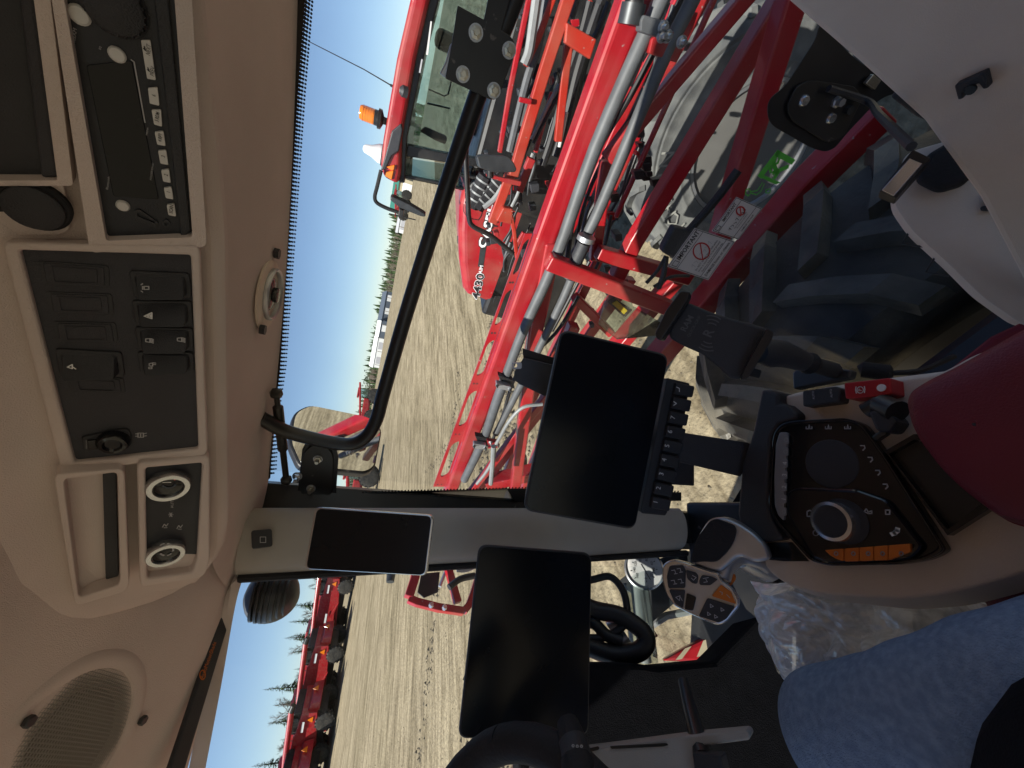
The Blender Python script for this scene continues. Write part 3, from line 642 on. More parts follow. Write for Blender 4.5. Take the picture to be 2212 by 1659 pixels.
MB().pprism(pbr.off(-.02), [zp(*q) for q in ((640,800),(700,680),(760,470),(800,500),(760,740),(705,850))], -.01, .01).build('grey_clip', 'dull_silver', BAR, .002)
# latch at the rear of the window
z4 = zt(3,0)
glass_patch('latch_enamel', [z4(-10,650),z4(110,560),z4(310,250),z4(330,150),z4(560,380),z4(860,590),z4(720,640),z4(520,850),z4(430,960),z4(370,985),z4(280,960),z4(0,800)], 'ceramic', CAB, .004, .001, 22)
pla = gpl(z4(290,720), .008)
LAT = thing('window_latch', 'black escape window latch plate with bolts and a lever', 'latch', pla.at(z4(300,720)))
MB().pprism(pla, rpoly([z4(110,690),z4(170,560),z4(260,515),z4(560,560),z4(600,640),z4(480,880),z4(380,930),z4(140,780)], 14), 0, .005).build('latch_plate', 'black_paint', LAT, .0015)
for p in ((218,652),(392,765)):
    MB().lathe(pla.at(z4(*p)), pla.n, [(.0105,.005),(.0105,.007),(.0075,.0115),(.003,.0115)], 18).build('bolt', 'silver', LAT)
MB().lathe(pla.at(z4(425,660)), pla.n, [(.010,.005),(.010,.010),(.007,.012),(.007,.022)], 6, sm=False).build('latch_pin', 'dull_silver', LAT)
MB().lathe(pla.at(z4(495,710)), pla.n, [(.008,.005),(.008,.016)], 6, sm=False).build('latch_pin', 'dark_steel', LAT)
l0, l1, l2 = pla.at(z4(340,570), .02), pla.at(z4(560,650), .03), at(z4(930,950), .80)
MB().tube(catmull([l0, l1, l1.lerp(l2,.45)+V((0,0,.01)), l2], 6), .006, 8).build('latch_lever', 'dark_plastic', LAT)
MB().pprism(pla, [z4(600,540),z4(650,480),z4(700,520),z4(660,580)], .004, .012).build('brass_catch', 'zinc', LAT, .001)

# ------------------------------------------------------------------ lower right trim
PTR = pl3(onx((1680,0), .79), at((2205,690), 1.12), at((2212,0), .86))
b = MB(); b.pprism(PTR, [(1676,-12),(1850,138),(1990,265),(2110,430),(2200,600),(2260,740),(2700,740),(2700,-260),(1560,-260)], -.03, 0); b.build('rear_quarter_trim', 'trim_grey', CAB, .012, 3)
PT2 = PL(at((2060,520), 1.08), V((-.55,-.15,.8)))
b = MB(); b.pprism(PT2, rpoly([(1934,392),(1956,330),(2060,300),(2260,560),(2330,720),(2212,705),(2120,640),(2055,575),(1972,500),(1930,440)], 24), -.06, 0); b.build('sill_trim', 'trim', CAB, .015, 3)
z34 = zt(3,0)
b = MB(); b.pprism(PT2.off(.0), rpoly([z34(940,1190),z34(1010,1030),z34(1180,930),z34(1290,920),z34(1380,1000),z34(1370,1090),z34(1250,1220),z34(1090,1265)], 16), 0, .03); b.build('grab_pad', 'rubber', CAB, .01, 3)
b = MB(); b.pprism(PTR, rpoly([z34(800,640),z34(860,600),z34(1060,720),z34(1070,790),z34(960,890),z34(870,860),z34(690,720)], 10), -.06, -.035); b.build('side_pocket', 'dark_plastic', CAB, .004)
CT = thing('window_catch', 'silver topped window catch on the lower side trim', 'catch', at(z34(890,1130), .95))
pc = PL(at(z34(890,1130), .95), V((-.5,-.2,.85)))
MB().pprism(pc, [z34(720,1240),z34(940,965),z34(1060,1025),z34(830,1285)], -.035, 0).build('catch_body', 'black_paint', CT, .002)
MB().pprism(pc, [z34(735,1235),z34(915,1030),z34(1000,1065),z34(815,1275)], 0, .004).build('catch_plate', 'silver', CT, .001)
for k, P in enumerate(([(1240,520),(1440,430),(1465,535),(1430,545),(1400,505),(1300,560),(1300,605),(1265,615)], [(1370,1345),(1410,1340),(1400,1280),(1440,1250),(1530,1260),(1500,1300),(1480,1350),(1470,1370),(1380,1370)])):
    c = thing('trim_clip', ['larger dark plastic clip left bare on the rear trim', 'smaller dark plastic clip left bare on the sill trim'][k], 'clip', PTR.at(z34(*P[0])))
    pp = PTR if k == 0 else PT2
    MB().pprism(pp, [z34(*q) for q in P], 0, .012).build('clip_body', 'dark_plastic', c, .002)
    m_ = z34(sum(q[0] for q in P)/len(P), sum(q[1] for q in P)/len(P)); MB().lathe(pp.at(m_), pp.n, [(.006,.012),(.006,.015)], 12).build('clip_screw', 'black_paint', c)
# loose bolts, dark seam at the bottom of the trim
b = MB(); b.tube([at(p, 1.1) for p in ((2215,705),(2150,735),(2100,775),(2030,830))], .008, 8); b.build('carpet_piping', 'red_piping', CAB)
for p in (z34(1010,1600), zt(3,1)(1170,130)):
    c = at(p, 1.12); MB().tube([c, c+V((.03,.01,.01)), c+V((.035,-.02,.02))], .002, 6).build('wire_clip', 'dark_steel', CAB)
MB().pprism(PL(at((2010,560),1.14), (-.4,-.2,.9)), [zt(3,1)(1060,0),zt(3,1)(1240,0),zt(3,1)(1440,260),zt(3,1)(1400,290),zt(3,1)(1240,150)], 0, .02).build('trim_bracket', 'dark_plastic', CAB, .003)
# kick panels and dash
b = MB(); b.prism([onz(p, -1.22) for p in ((1545,1090),(1562,1300),(1555,1450),(1800,1450),(1800,1090))], (0,0,.14)); b.build('front_sill', 'black_paint', CAB, .01)
b = MB(); b.pprism(PL(ony((1380,1430),.97), (-.25,-1,.25)), [(1120,1430),(1276,1432),(1380,1434),(1420,1440),(1545,1428),(1640,1330),(1900,1330),(1900,1900),(1120,1900)], -.10, 0); b.build('dash_shroud', 'carpet', CAB, .012, 3)
b = MB(); zd = zz(1700,2500,1400)
zd = lambda x, y: (932.6+x*.3472, 1371.5+y*.3472)
PD = PL(at((1400,1630), .74), (-.1,-.6,.8))
b.pprism(PD, [zd(620,750),zd(1100,692),zd(1500,640),zd(1650,622),zd(1960,595),zd(1985,625),zd(1975,655),zd(1700,690),zd(1640,712),zd(1700,1000),zd(560,1000)], -.05, 0); b.build('column_cover', 'shaded_trim', CAB, .012, 3)
for q in ([(690,755),(830,740),(1040,690),(1045,712),(850,765),(700,780)], [(1110,690),(1460,672),(1476,685),(1440,693),(1120,708)]):
    MB().pprism(PD, rpoly([zd(*p) for p in q], 4), 0, .002).build('cover_slot', 'black_paint', CAB)
# steering wheel and stalks
swc = at((1090,1640), .70)+V((-.18,0,.0)); swn = V((0,-.45,.89)).normalized()
SWH = thing('steering_wheel', 'black leather steering wheel rim at the lower left', 'steering wheel', swc)
u = V((1,0,0)); w = swn.cross(u); b = MB()
ringp = [swc+(u*math.cos(a)+w*math.sin(a))*.195 for a in [2*math.pi*i/48 for i in range(49)]]
b.tube(ringp, .021, 14, False); b.build('wheel_rim', 'rubber', SWH)
MB().lathe(swc-swn*.05, swn, [(.075,-.02),(.085,.02),(.075,.04),(.03,.05)], 32).build('wheel_hub', 'dark_plastic', SWH)
for a in (math.pi*.5, math.pi*1.17, math.pi*1.83): MB().tube([swc-swn*.03+(u*math.cos(a)+w*math.sin(a))*.07, swc+(u*math.cos(a)+w*math.sin(a))*.19], .016, 8, flat=.5).build('spoke', 'dark_plastic', SWH)
MB().tube([swc-swn*.07, swc-swn*.45], .04, 14).build('steering_column', 'dark_plastic', SWH)
STK = thing('column_stalk', 'black ribbed control stalk beside the steering wheel', 'stalk', at((1240,1620), .62))
s0, s1, s2, s3 = at((1224,1553), .64), at((1234,1590), .63), at((1243,1625), .62), at((1256,1700), .60)
MB().tube([s0, s0.lerp(s1,.15), s1, s1.lerp(s2,.4)], [.008,.013,.016,.0155], 14).build('stalk_tip', 'rubber', STK)
MB().tube([s1.lerp(s2,.4), s2, s2.lerp(s3,.3)], [.0175,.0175,.017], 14).build('stalk_collar', 'dark_plastic', STK)
MB().tube([s2.lerp(s3,.3), s3], [.0195,.0195], 10).build('stalk_end', 'rubber', STK)
pst = PL(s2+ (-s2).normalized()*.018, -s2)
for p in ((1238,1611),(1247,1612),(1256,1612)): stroke(MB(), pst, circ(p, 2.4, 8), .0010, closed=True).build('stalk_mark', 'grey_print', STK)
LEV = thing('tilt_lever', 'thin black lever standing beside the column cover', 'lever', at((1525,1640), .70))
MB().tube([at((1476,1470), .80), at((1490,1530), .78), at((1520,1640), .72)], [.008,.010,.012], 10).build('lever_rod', 'black_paint', LEV)
MB().pprism(PL(at((1535,1640),.71), (-.1,-.5,.85)), [(1500,1622),(1560,1628),(1572,1680),(1508,1690)], -.02, .01).build('lever_base', 'dark_plastic', LEV, .003)
# red trimmed floor mat edges
for pts in ([(1590,1508),(1600,1522),(1660,1508),(1720,1492)], [(1665,1640),(1682,1590),(1670,1560),(1690,1545),(1740,1540)]):
    MB().tube([onz(p, -1.235) for p in pts], .006, 6).build('mat_piping', 'red_piping', CAB)
b = MB(); b.prism([onz(p, -1.249) for p in ((1530,1180),(1640,1000),(1950,960),(2250,900),(2250,1800),(1480,1800))], (0,0,.012)); b.build('floor_mat', 'carpet', CAB); b = MB(); b.prism([V(p) for p in ((.05,.66,-1.246),(.505,.66,-1.246),(.405,.36,-1.246),(.365,-.13,-1.246),(.80,-.46,-1.246),(.80,-.94,-1.246),(.05,-.94,-1.246))], (0,0,.012)); b.build('floor_mat', 'carpet', CAB)

# ------------------------------------------------------------------ display terminals
def terminal(name, label, corners, dist, rad, depth, edge_m, parent_cat='display'):
    Q = [ray(*p)*r for p, r in zip(corners, dist)]; pl = pl3(Q[0], Q[1], Q[3]); c = sum(Q, V())/4
    T = thing(name, label, parent_cat, c); out = rpoly(corners, rad, 6)
    cc = V((sum(p[0] for p in corners)/4, sum(p[1] for p in corners)/4)); ins = lambda k: rpoly([tuple(V(p)+(cc-V(p)).normalized()*k) for p in corners], rad*.9, 6)
    MB().pprism(pl, ins(10), -depth, -.008).build('back_shell', 'dark_plastic', T, .006, 3)
    MB().pprism(pl, out, -.010, 0).build('housing', edge_m, T, .003, 3)
    MB().pprism(pl, ins(6), .0004, .0012).build('screen_glass', 'screen', T, .0006)
    return T, pl, c
M1, P1, C1 = terminal('display_terminal', 'large tilted black terminal with numbered keys below its screen', [(1213,710),(1446,766),(1372,1146),(1130,1103)], (.642,.708,.712,.647), 22, .035, 'dark_plastic')
zb = zt(2,1)
KB = MB().pprism(P1.off(-.012), [zb(1000,790),zb(1145,825),zb(1115,1030),zb(1060,1330),zb(1000,1659),(1435,1113),(1385,1108),zb(830,1640)], -.02, .004).build('key_bar', 'dark_plastic', M1, .002)
kl = ['1','2','3','4','5','6','7','','']
for i in range(9):
    c0 = V(zb(945,1597)).lerp(V(zb(1095,868)), i/8); dx, dy = V(zb(1095,868))-V(zb(945,1597)); ay = V((dx, dy)).normalized(); ax = V((-ay.y, ay.x))
    P = [tuple(c0+ax*sx*20+ay*sy*12.5+ax*2) for sx, sy in ((-1,-1),(1,-1),(1,1),(-1,1))]
    o = MB().pprism(P1.off(-.008), rpoly(P, 4), 0, .009).build('number_key', 'dark_plastic', M1, .0022, 3)
    cc = tuple(c0-ax*6)
    if kl[i]: text_mb(kl[i], P1.off(.0016), tuple(c0-ax*5), 10, 'white_print', o, dirv=(.2,-1))
    else: stroke(MB(), P1.off(.0012), [(cc[0]-4,cc[1]-4),(cc[0]+2,cc[1]),(cc[0]-4,cc[1]+4)] if i == 7 else [(cc[0]-4,cc[1]-5),(cc[0]+2,cc[1]-2),(cc[0]+2,cc[1]+5)], .0013).build('key_icon', 'white_print', o)
# mast that carries it
MST = thing('terminal_mast', 'flat black bracket rising from the armrest to the terminals', 'bracket', at((1540,960), .72))
pm = PL(at((1530,960), .735), (-.6,-.55,.5))
MB().pprism(pm, [zb(1080,1140),zb(1530,1210),zb(1600,1250),zb(1480,1430),zb(1060,1330)], -.006, 0).build('mast_plate', 'dark_plastic', MST, .001)
MB().pprism(pm.off(-.05), [(1330,980),(1500,990),(1500,1050),(1330,1040)], -.01, 0).build('mast_arm', 'dark_plastic', MST, .002)
zc = zz(1700,1300,600); pk = PL(at(zc(1080,520), .80), (-.75,-.5,.35))
MB().pprism(pk, [zc(1000,300),zc(1330,380),zc(1330,640),zc(1230,720),zc(960,590),zc(890,540),zc(900,450)], -.004, 0).build('top_bracket', 'dark_steel', MST, .001)
MB().pring(pk, rpoly([zc(870,350),zc(980,350),zc(980,420),zc(880,425)], 4), rpoly([zc(888,365),zc(930,362),zc(930,405),zc(892,408)], 3), -.003, .001).build('bracket_eye', 'dull_silver', MST)
MB().pprism(pk.off(-.03), [zc(985,195),zc(1330,300),zc(1340,520),zc(1000,330)], -.004, 0).build('bracket_web', 'black_paint', MST, .001)
M2, P2, C2 = terminal('display_terminal', 'large black terminal nearest the steering wheel', [(1035,1175),(1279,1194),(1272,1590),(990,1597)], (.797,.868,.935,.871), 22, .035, 'dark_plastic')
k = .100/.130
M3, P3, C3 = terminal('tablet_computer', 'small silver edged black tablet on the front pillar', [(680,1095),(938,1113),(922,1245),(656,1230)], (.999*k,.944*k,.972*k,1.026*k), 14, .016, 'silver', 'tablet')
MB().tube([C3-P3.n*.015, C3-P3.n*.06, V((.47,.90,-.02))], .012, 10).build('tablet_arm', 'dark_plastic', M3)
MB().tube([C2-P2.n*.03, C2-P2.n*.07, C2-P2.n*.12+V((0,.02,-.05))], .018, 10).build('terminal_arm', 'dark_plastic', M2)
MB().tube([C1-P1.n*.03, C1-P1.n*.05, C1-P1.n*.05+V((0,0,-.12))], .018, 10).build('terminal_arm', 'dark_plastic', M1)

# ------------------------------------------------------------------ armrest console
za = lambda x, y: (1591+x*.2976, 795.5+y*.2976)
AZ = -.58; PA = PL((0,0,AZ), (0,0,1)); t33 = zt(3,2)
ARM = thing('armrest_console', 'beige and gloss black control armrest beside the seat', 'armrest', V((.24,.25,-.75)))
body = [za(150,265),za(310,188),za(700,128),za(1420,30),(2090,760),(2300,700),(2400,1160),(2212,1228),t33(1400,452),t33(1100,532),t33(800,565),t33(300,530),t33(60,462),za(150,1440),za(110,1200),za(60,700)]
b = MB(); P = [PA.at(q, -.014) for q in rpoly(body, 30, 4)]; n_ = len(P); cen = sum(P, V())/n_
b.add(P+[p+(p-cen).normalized()*.012+V((0,0,-.03)) for p in P]+[p-(p-cen).normalized()*.02+V((0,0,-.13)) for p in P], [list(range(n_))]+[[r*n_+i, r*n_+(i+1) % n_, (r+1)*n_+(i+1) % n_, (r+1)*n_+i] for r in range(2) for i in range(n_)])
b.build('armrest_body', 'trim', ARM, .010, 3)
front = [za(*q) for q in ((190,155),(260,160),(320,185),(318,258),(375,265),(455,330),(450,380),(320,410),(262,500),(245,800),(245,1000),(265,1100),(350,1240),(190,1262),(30,1120),(18,1050),(50,700),(130,450))]
MB().pprism(PA, front, -.075, .004).build('front_module', 'dark_plastic', ARM, .006, 3)
gl = [za(*q) for q in ((430,385),(820,365),(930,405),(1000,500),(1100,640),(1530,1315),(1490,1350),(1400,1390),(1200,1425),(700,1435),(560,1400),(300,1110),(255,1000),(268,700),(290,480),(340,410))]
GP = MB().pprism(PA, rpoly(gl, 14, 3), -.012, .004).build('gloss_panel', 'gloss_black', ARM, .004, 3)
MB().pring(PA, rpoly(gl, 14, 3), [tuple(V(q).lerp(V(za(720,900)), .045)) for q in rpoly(gl, 14, 3)], .003, .0075).build('panel_rim', 'gloss_black', ARM, .0015)
MB().pprism(PA, rpoly([za(400,900),za(480,865),za(900,880),za(1130,960),za(1400,1300),za(1300,1395),za(700,1420),za(590,1385),za(400,1060)], 12), .003, .012).build('raised_deck', 'gloss_black', ARM, .005, 3)
PA2 = PA.off(.012)
strip = [(340,468),(398,470),(387,600),(377,800),(374,1000),(372,1112),(330,1070),(305,1000),(300,800),(312,560)]
MB().pprism(PA, rpoly([za(*q) for q in strip], 5), .003, .008).build('silver_strip', 'grey_key', ARM, .001)
PAS = PA.off(.0082)
for i, (cy_, tx) in enumerate(((520,''),(605,''),(690,'4'),(775,'3'),(862,'2'),(950,'1'),(1040,''))):
    xx = 362 - 16*math.sin((cy_-520)/520*1.6)
    o = MB().pprism(PAS, rpoly([za(xx-22,cy_-30),za(xx+18,cy_-30),za(xx+18,cy_+30),za(xx-22,cy_+30)], 3), -.001, .0012).build('strip_key', 'grey_key', ARM, .0005)
    if tx: text_mb(tx, PAS.off(.0012), za(xx,cy_), 9.5, 'white_print', o)
    else: stroke(MB(), PAS.off(.0012), circ(za(xx,cy_), 4, 10), .0008, closed=True).build('key_icon', 'grey_print', o)
MB().lathe(PA.at(za(700,695)), (0,0,1), [((PA.at(za(700,520))-PA.at(za(700,695))).length, .004), ((PA.at(za(700,520))-PA.at(za(700,695))).length*.97, .0052), (.001,.0052)], 40).build('touch_disc', 'dark_plastic', ARM)
dr = (PA.at(za(735,975))-PA.at(za(735,1115))).length
MB().lathe(PA2.at(za(775,1110)), (0,0,1), [(dr*1.12,.0),(dr*1.12,.001)], 40).build('dial_base', 'dark_plastic', ARM)
DK = MB().lathe(PA2.at(za(740,1115)), (0,0,1), [(dr*1.0,.001),(dr*1.0,.012),(dr*.96,.016),(dr*.80,.017),(dr*.76,.013)], 48, cap=False).build('dial_ring', 'silver', ARM)
MB().lathe(PA2.at(za(740,1115)), (0,0,1), [(dr*.77,.0135),(dr*.5,.0128),(.001,.0125)], 40).build('dial_cap', 'dark_plastic', DK)
for q in ([(515,1040),(535,1030),(555,1045),(555,1075),(515,1075)], [(930,1040),(945,1020),(960,1045),(985,1035),(985,1055),(960,1055)], [(1085,1030),(1115,1030),(1115,1060),(1085,1060)]): icon([[za(*p) for p in q]+[za(*q[0])]], ARM, 'grey_print', .0013, PA2)
icon([[za(1130,1205),za(1150,1198),za(1170,1180),za(1172,1165)]], ARM, 'white_print', .0042, PA2)
stroke(MB(), PA2, circ(za(578,1195), 6, 14), .0010, closed=True).build('icon', 'grey_print', ARM)
for q in ((920,580),(975,665),(1030,760),(1085,860)): icon([[za(q[0]-18,q[1]-18),za(q[0]+10,q[1]-18),za(q[0]+16,q[1]),za(q[0],q[1]+16)]], ARM, 'grey_print', .0013, PA.off(.0046))
for q in (530,670,810): icon([[za(q-22,425),za(q-22,440),za(q-4,440),za(q-4,425)],[za(q+4,425),za(q+4,440),za(q+20,440),za(q+20,425)],[za(q,412),za(q,432)]], ARM, 'grey_print', .0011, PA.off(.0078))
orange = [(655,1320),(1000,1295),(1240,1280),(1275,1310),(1270,1350),(1230,1380),(1000,1400),(800,1405),(700,1365)]
xs = [655,795,905,1010,1115,1280]
for i in range(5):
    x0, x1 = xs[i]+3, xs[i+1]-3
    def yb(x): return (1320-.075*(x-655), min(1405, 1320+1.0*(x-655)) if x < 740 else (1405-.03*(x-740) if x < 1230 else 1390-1.2*(x-1230)))
    P = [za(x0, yb(x0)[0]), za(x1, yb(x1)[0]), za(x1, max(yb(x1)[0]+4, yb(x1)[1])), za(x0, max(yb(x0)[0]+4, yb(x0)[1]))]
    if i == 0: P = [za(655,1320), za(x1,yb(x1)[0]), za(x1,1400), za(740,1385), za(690,1355)]
    o = MB().pprism(PA2, rpoly(P, 3), 0, .004).build('orange_key', 'orange_button', ARM, .0012)
    c = za((x0+x1)/2, 1345); stroke(MB(), PA2.off(.0042), circ(c, 4, 8), .0012, closed=True).build('key_icon', 'grey_print', o)
def cap(px, name, m, h): return MB().pprism(PA, rpoly([za(*q) for q in px], 5), -.016, h).build(name, m, ARM, .003, 3)
RS = cap([(820,118),(1160,80),(1172,195),(1080,215),(832,232)], 'parking_brake_switch', 'red_button', .012)
PAR = PA.off(.0125)
stroke(MB(), PAR, circ(za(900,158), 7, 16), .0011, closed=True).build('icon', 'white_print', RS)
text_mb('P', PAR, za(900,158), 8, 'white_print', RS, dirv=(-.1,-1)); stroke(MB(), PAR, [za(870,135),za(866,158),za(872,182)], .0011).build('icon', 'white_print', RS); stroke(MB(), PAR, [za(930,132),za(934,155),za(930,178)], .0011).build('icon', 'white_print', RS)
MB().lathe(PAR.at(za(1052,142)), (0,0,1), [(.0045,-.001),(.0045,.0006)], 14).build('indicator', 'white_print', RS)
AS = cap([(497,168),(740,135),(778,150),(765,248),(500,282)], 'auto_switch', 'dark_plastic', .006)
for p in ((560,195),(690,182)): text_mb('AUTO', PA.off(.0066), za(*p), 4.6, 'grey_print', AS, dirv=(-.1,-1))
MB().pprism(PA, [za(1100,610),za(1260,520),za(1659,560),za(1800,1000),za(1540,1195)], -.012, -.006).build('storage_well', 'black_paint', ARM)
MB().pring(PA, [za(1090,600),za(1300,480),za(1720,500),za(1850,1020),za(1545,1215)], [za(1120,625),za(1300,520),za(1680,560),za(1790,985),za(1545,1170)], -.008, .004).build('well_rim', 'gloss_black', ARM, .002)
MB().pprism(PA, [za(1010,505),za(1100,440),za(1130,480),za(1045,535)], 0, .01).build('pad_hinge_foot', 'black_paint', ARM, .002)
MB().tube([PA.at(za(960,315), .006), PA.at(za(1070,260), .006)], .010, 14).build('pad_hinge_pin', 'black_paint', ARM)
MB().tube([PA.at(za(1080,270), .008), PA.at(za(1230,330), .016)], .013, 14).build('pad_hinge_arm', 'black_paint', ARM)
MB().pprism(PA, [za(1020,330),za(1150,300),za(1240,400),za(1180,480),za(1080,470)], -.01, .02).build('pad_hinge_block', 'dark_plastic', ARM, .004)
# small dark insets by the stick
MB().pprism(PA, [za(190,1265),za(360,1260),za(480,1400),za(300,1400),za(200,1390)], -.014, -.011).build('stick_slot', 'gloss_black', ARM)
# red arm pad
pad = [(2330,640),(2212,696),(2159,726),(2059,783),(1992,816),(1956,840),(1946,863),(1956,913),(1976,953),(2026,1020),(2076,1066),(2126,1104),(2159,1126),(2212,1141),(2380,1170),(2420,900)]
PP = PL((0,0,-.525), (0,0,1)); b = MB(); pr = rpoly(pad, 20, 3); c = sum((PP.at(q) for q in pr), V())/len(pr); rows = []
for s, h in ((.93,-.055),(.985,-.045),(1,-.028),(.985,-.012),(.93,-.003),(.80,.002),(.5,.004),(.02,.004)): rows.append([c+(PP.at(q)-c)*s+V((0,0,h)) for q in pr+[pr[0]]])
b.grid(rows); PADO = b.build('arm_pad', 'cushion', None); tag(PADO, 'padded dark red armrest cushion at the back of the controls', 'cushion')
b = MB(); b.tube([c+(PP.at(q)-c)*.995+V((0,0,-.022)) for q in pr], .0016, 5, False); b.build('pad_seam', 'red_piping', PADO)
# seat cushion beside the leg
b = MB(); SP_ = [(2018,1345),(2040,1305),(2090,1275),(2212,1236),(2500,1200),(2500,1800),(2100,1800)]
PS = PL((0,0,-.66), (0,0,1)); SEAT = thing('driver_seat', 'dark red leather driver seat partly hidden by the leg', 'seat', V((-.1,.05,-1.2)))
b.prism([V(p) for p in ((-.36,-.30,-.78),(.13,-.30,-.78),(.15,.20,-.78),(.08,.27,-.78),(-.30,.27,-.78),(-.38,.2,-.78))], (0,0,.11)); b.build('seat_cushion', 'cushion', SEAT, .035, 4)
b = MB(); b.prism([V(p) for p in ((-.36,-.40,-.72),(.12,-.40,-.72),(.10,-.52,-.02),(-.34,-.52,-.02))], (0,-.09,0)); b.build('seat_back', 'cushion', SEAT, .03, 4)
b = MB(); b.box((-.25,-.2,-1.25),(.02,.15,-.80)); b.build('seat_base', 'dark_plastic', SEAT, .02)

# ------------------------------------------------------------------ control stick
zj = lambda x, y: (1262+x*.2315, 1124.7+y*.2315)
jc = at((1515,1280), .72); PJ = PL(jc, V((-.30,-.55,.78)))
JOY = thing('control_stick', 'silver control stick with black and orange thumb keys', 'control stick', at((1640,1210), .74))
head = [(745,400),(790,372),(850,365),(950,390),(1180,470),(1260,482),(1290,560),(1400,640),(1450,730),(1455,800),(1330,950),(1260,980),(1190,965),(1000,880),(840,800),(765,690),(725,550),(728,430)]
H = [zj(*q) for q in head]; hc = tuple(V(zj(1080,680)))
MB().pprism(PJ, rpoly(H, 8, 3), -.022, 0).build('head_shell', 'silver', JOY, .005, 3)
MB().pprism(PJ, [tuple(V(q).lerp(V(hc), .13)) for q in rpoly(H, 8, 3)], 0, .0015).build('head_face', 'dull_silver', JOY, .0006)
bt = [([(800,420),(925,410),(950,460),(945,625),(790,628),(775,520)], 'dark_plastic'), ([(950,455),(1050,485),(1068,520),(1055,590),(1010,580),(965,540)], 'dark_plastic'), ([(1100,505),(1180,515),(1250,545),(1180,600),(1080,598),(1075,555)], 'dark_plastic'), ([(795,640),(945,645),(925,815),(850,770)], 'dark_plastic'), ([(960,670),(1050,710),(1020,838),(940,825)], 'gloss_black'), ([(1280,590),(1370,660),(1420,775),(1190,700)], 'orange_button'), ([(1150,720),(1410,800),(1330,910),(1260,948),(1070,885)], 'dark_plastic')]
PJT = PJ.off(.0058); BO = []
for q, m_ in bt: BO.append(MB().pprism(PJ, rpoly([zj(*p) for p in q], 4), .001, .0055).build('thumb_key', m_, JOY, .0012))
def jicon(k, lines): icon([[zj(*p) for p in L] for L in lines], BO[k], 'grey_print', .0009, PJT)
for (x, y) in ((850,485),(900,470),(845,580),(910,570)): jicon(0, [[(x-35,y-20),(x-5,y-25),(x+5,y+10)],[(x-10,y+12),(x+20,y+8)]])
jicon(1, [[(1010,510),(1045,530),(1020,555),(1000,535)]]); jicon(2, [[(1110,540),(1160,530)],[(1135,545),(1150,570),(1115,575)]])
jicon(3, [[(855,715),(895,700),(890,745),(855,715)],[(900,715),(915,745)]])
for (x, y) in ((1190,795),(1290,830),(1165,870),(1230,895)): jicon(6, [[(x-14,y-18),(x+16,y+4),(x-12,y+14),(x-14,y-18)]])
jicon(5, [[(1265,660),(1290,670),(1285,690)],[(1330,690),(1360,720)]])
h0 = PJ.at(zj(1090,520), -.02)
# silver handle: swept body from head to base, with black palm grip
hb = at((1662,1215), .80); pts = catmull([PJ.at(zj(1130,470), -.012), at((1545,1200), .735), at((1600,1185), .755), hb], 6)
MB().tube([at((1600,1190), .765), at((1625,1200), .78), hb], [.026,.030,.030], 16).build('stick_neck', 'dull_silver', JOY)
PGp = PL(at(zj(1220,200), .712), V((-.3,-.45,.85)))
MB().pprism(PGp, rpoly([zj(*q) for q in ((1160,-20),(1300,-40),(1440,20),(1580,110),(1700,230),(1750,370),(1600,400),(1450,330),(1340,430),(1270,490),(1180,470),(985,405),(1050,150))], 14), -.045, -.003).build('handle_shell', 'dull_silver', JOY, .014, 4)
MB().pprism(PGp, rpoly([zj(*q) for q in ((1000,400),(1020,270),(1060,160),(1180,0),(1240,-20),(1400,40),(1425,90),(1400,190),(1340,290),(1250,375),(1210,383),(1100,375))], 12), -.022, .008).build('palm_grip', 'rubber', JOY, .012, 4)
b = MB(); b.tube(catmull([at(zj(1290,540), .735), at(zj(1340,420), .738), at(zj(1450,340), .745), at(zj(1620,370), .755), at(zj(1700,420), .77)], 6), .012, 12); b.build('hand_rest', 'dull_silver', JOY)
MB().pprism(PL(at(zj(1370,550), .738), PJ.n), rpoly([zj(1330,520),(zj(1400,490)),zj(1420,540),zj(1370,610)], 5), -.012, .004).build('trigger', 'orange_button', JOY, .003, 3)
MB().tube([hb, hb+V((.0,0,-.10))], [.03,.024], 14).build('stick_boot', 'rubber', JOY)

# ------------------------------------------------------------------ phone holder
zh = lambda x, y: (1316.7+x*.26455, 384+y*.26455)
PH = PL(at((1535,720), .60), V((-.60,-.35,.72)))
HOL = thing('phone_holder', 'black spring phone holder on a ball arm', 'phone holder', PH.at((1560,720)))
bd = [(640,1015),(840,1100),(1000,1150),(1160,1190),(1290,1230),(1330,1290),(1280,1400),(1150,1590),(1050,1650),(980,1640),(900,1560),(760,1440),(600,1370),(490,1310),(485,1240)]
MB().pprism(PH, rpoly([zh(*q) for q in bd], 8, 3), -.016, 0).build('holder_body', 'dark_plastic', HOL, .004, 3)
MB().pprism(PH, rpoly([zh(*q) for q in ((590,938),(670,950),(645,1020),(440,1335),(398,1322),(385,1280),(470,1100))], 6), -.012, .020).build('upper_jaw', 'black_paint', HOL, .004, 3)
MB().pprism(PH, rpoly([zh(*q) for q in ((1270,1235),(1330,1270),(1310,1340),(1120,1640),(1060,1650),(1090,1570))], 6), -.004, .016).build('lower_jaw', 'black_paint', HOL, .004, 3)
MB().pprism(PH, rpoly([zh(*q) for q in ((1160,1550),(1250,1575),(1230,1640),(1140,1620))], 4), -.025, -.008).build('jaw_knob', 'rubber', HOL, .003)
text_mb('RAM', PH.off(.0004), zh(635,1190), 13, 'holder_print', HOL, dirv=(.5,-.87), bold=.02)
text_mb('QUICK-GRIP', PH.off(.0004), zh(690,1215), 6.5, 'holder_print', HOL, dirv=(.5,-.87))
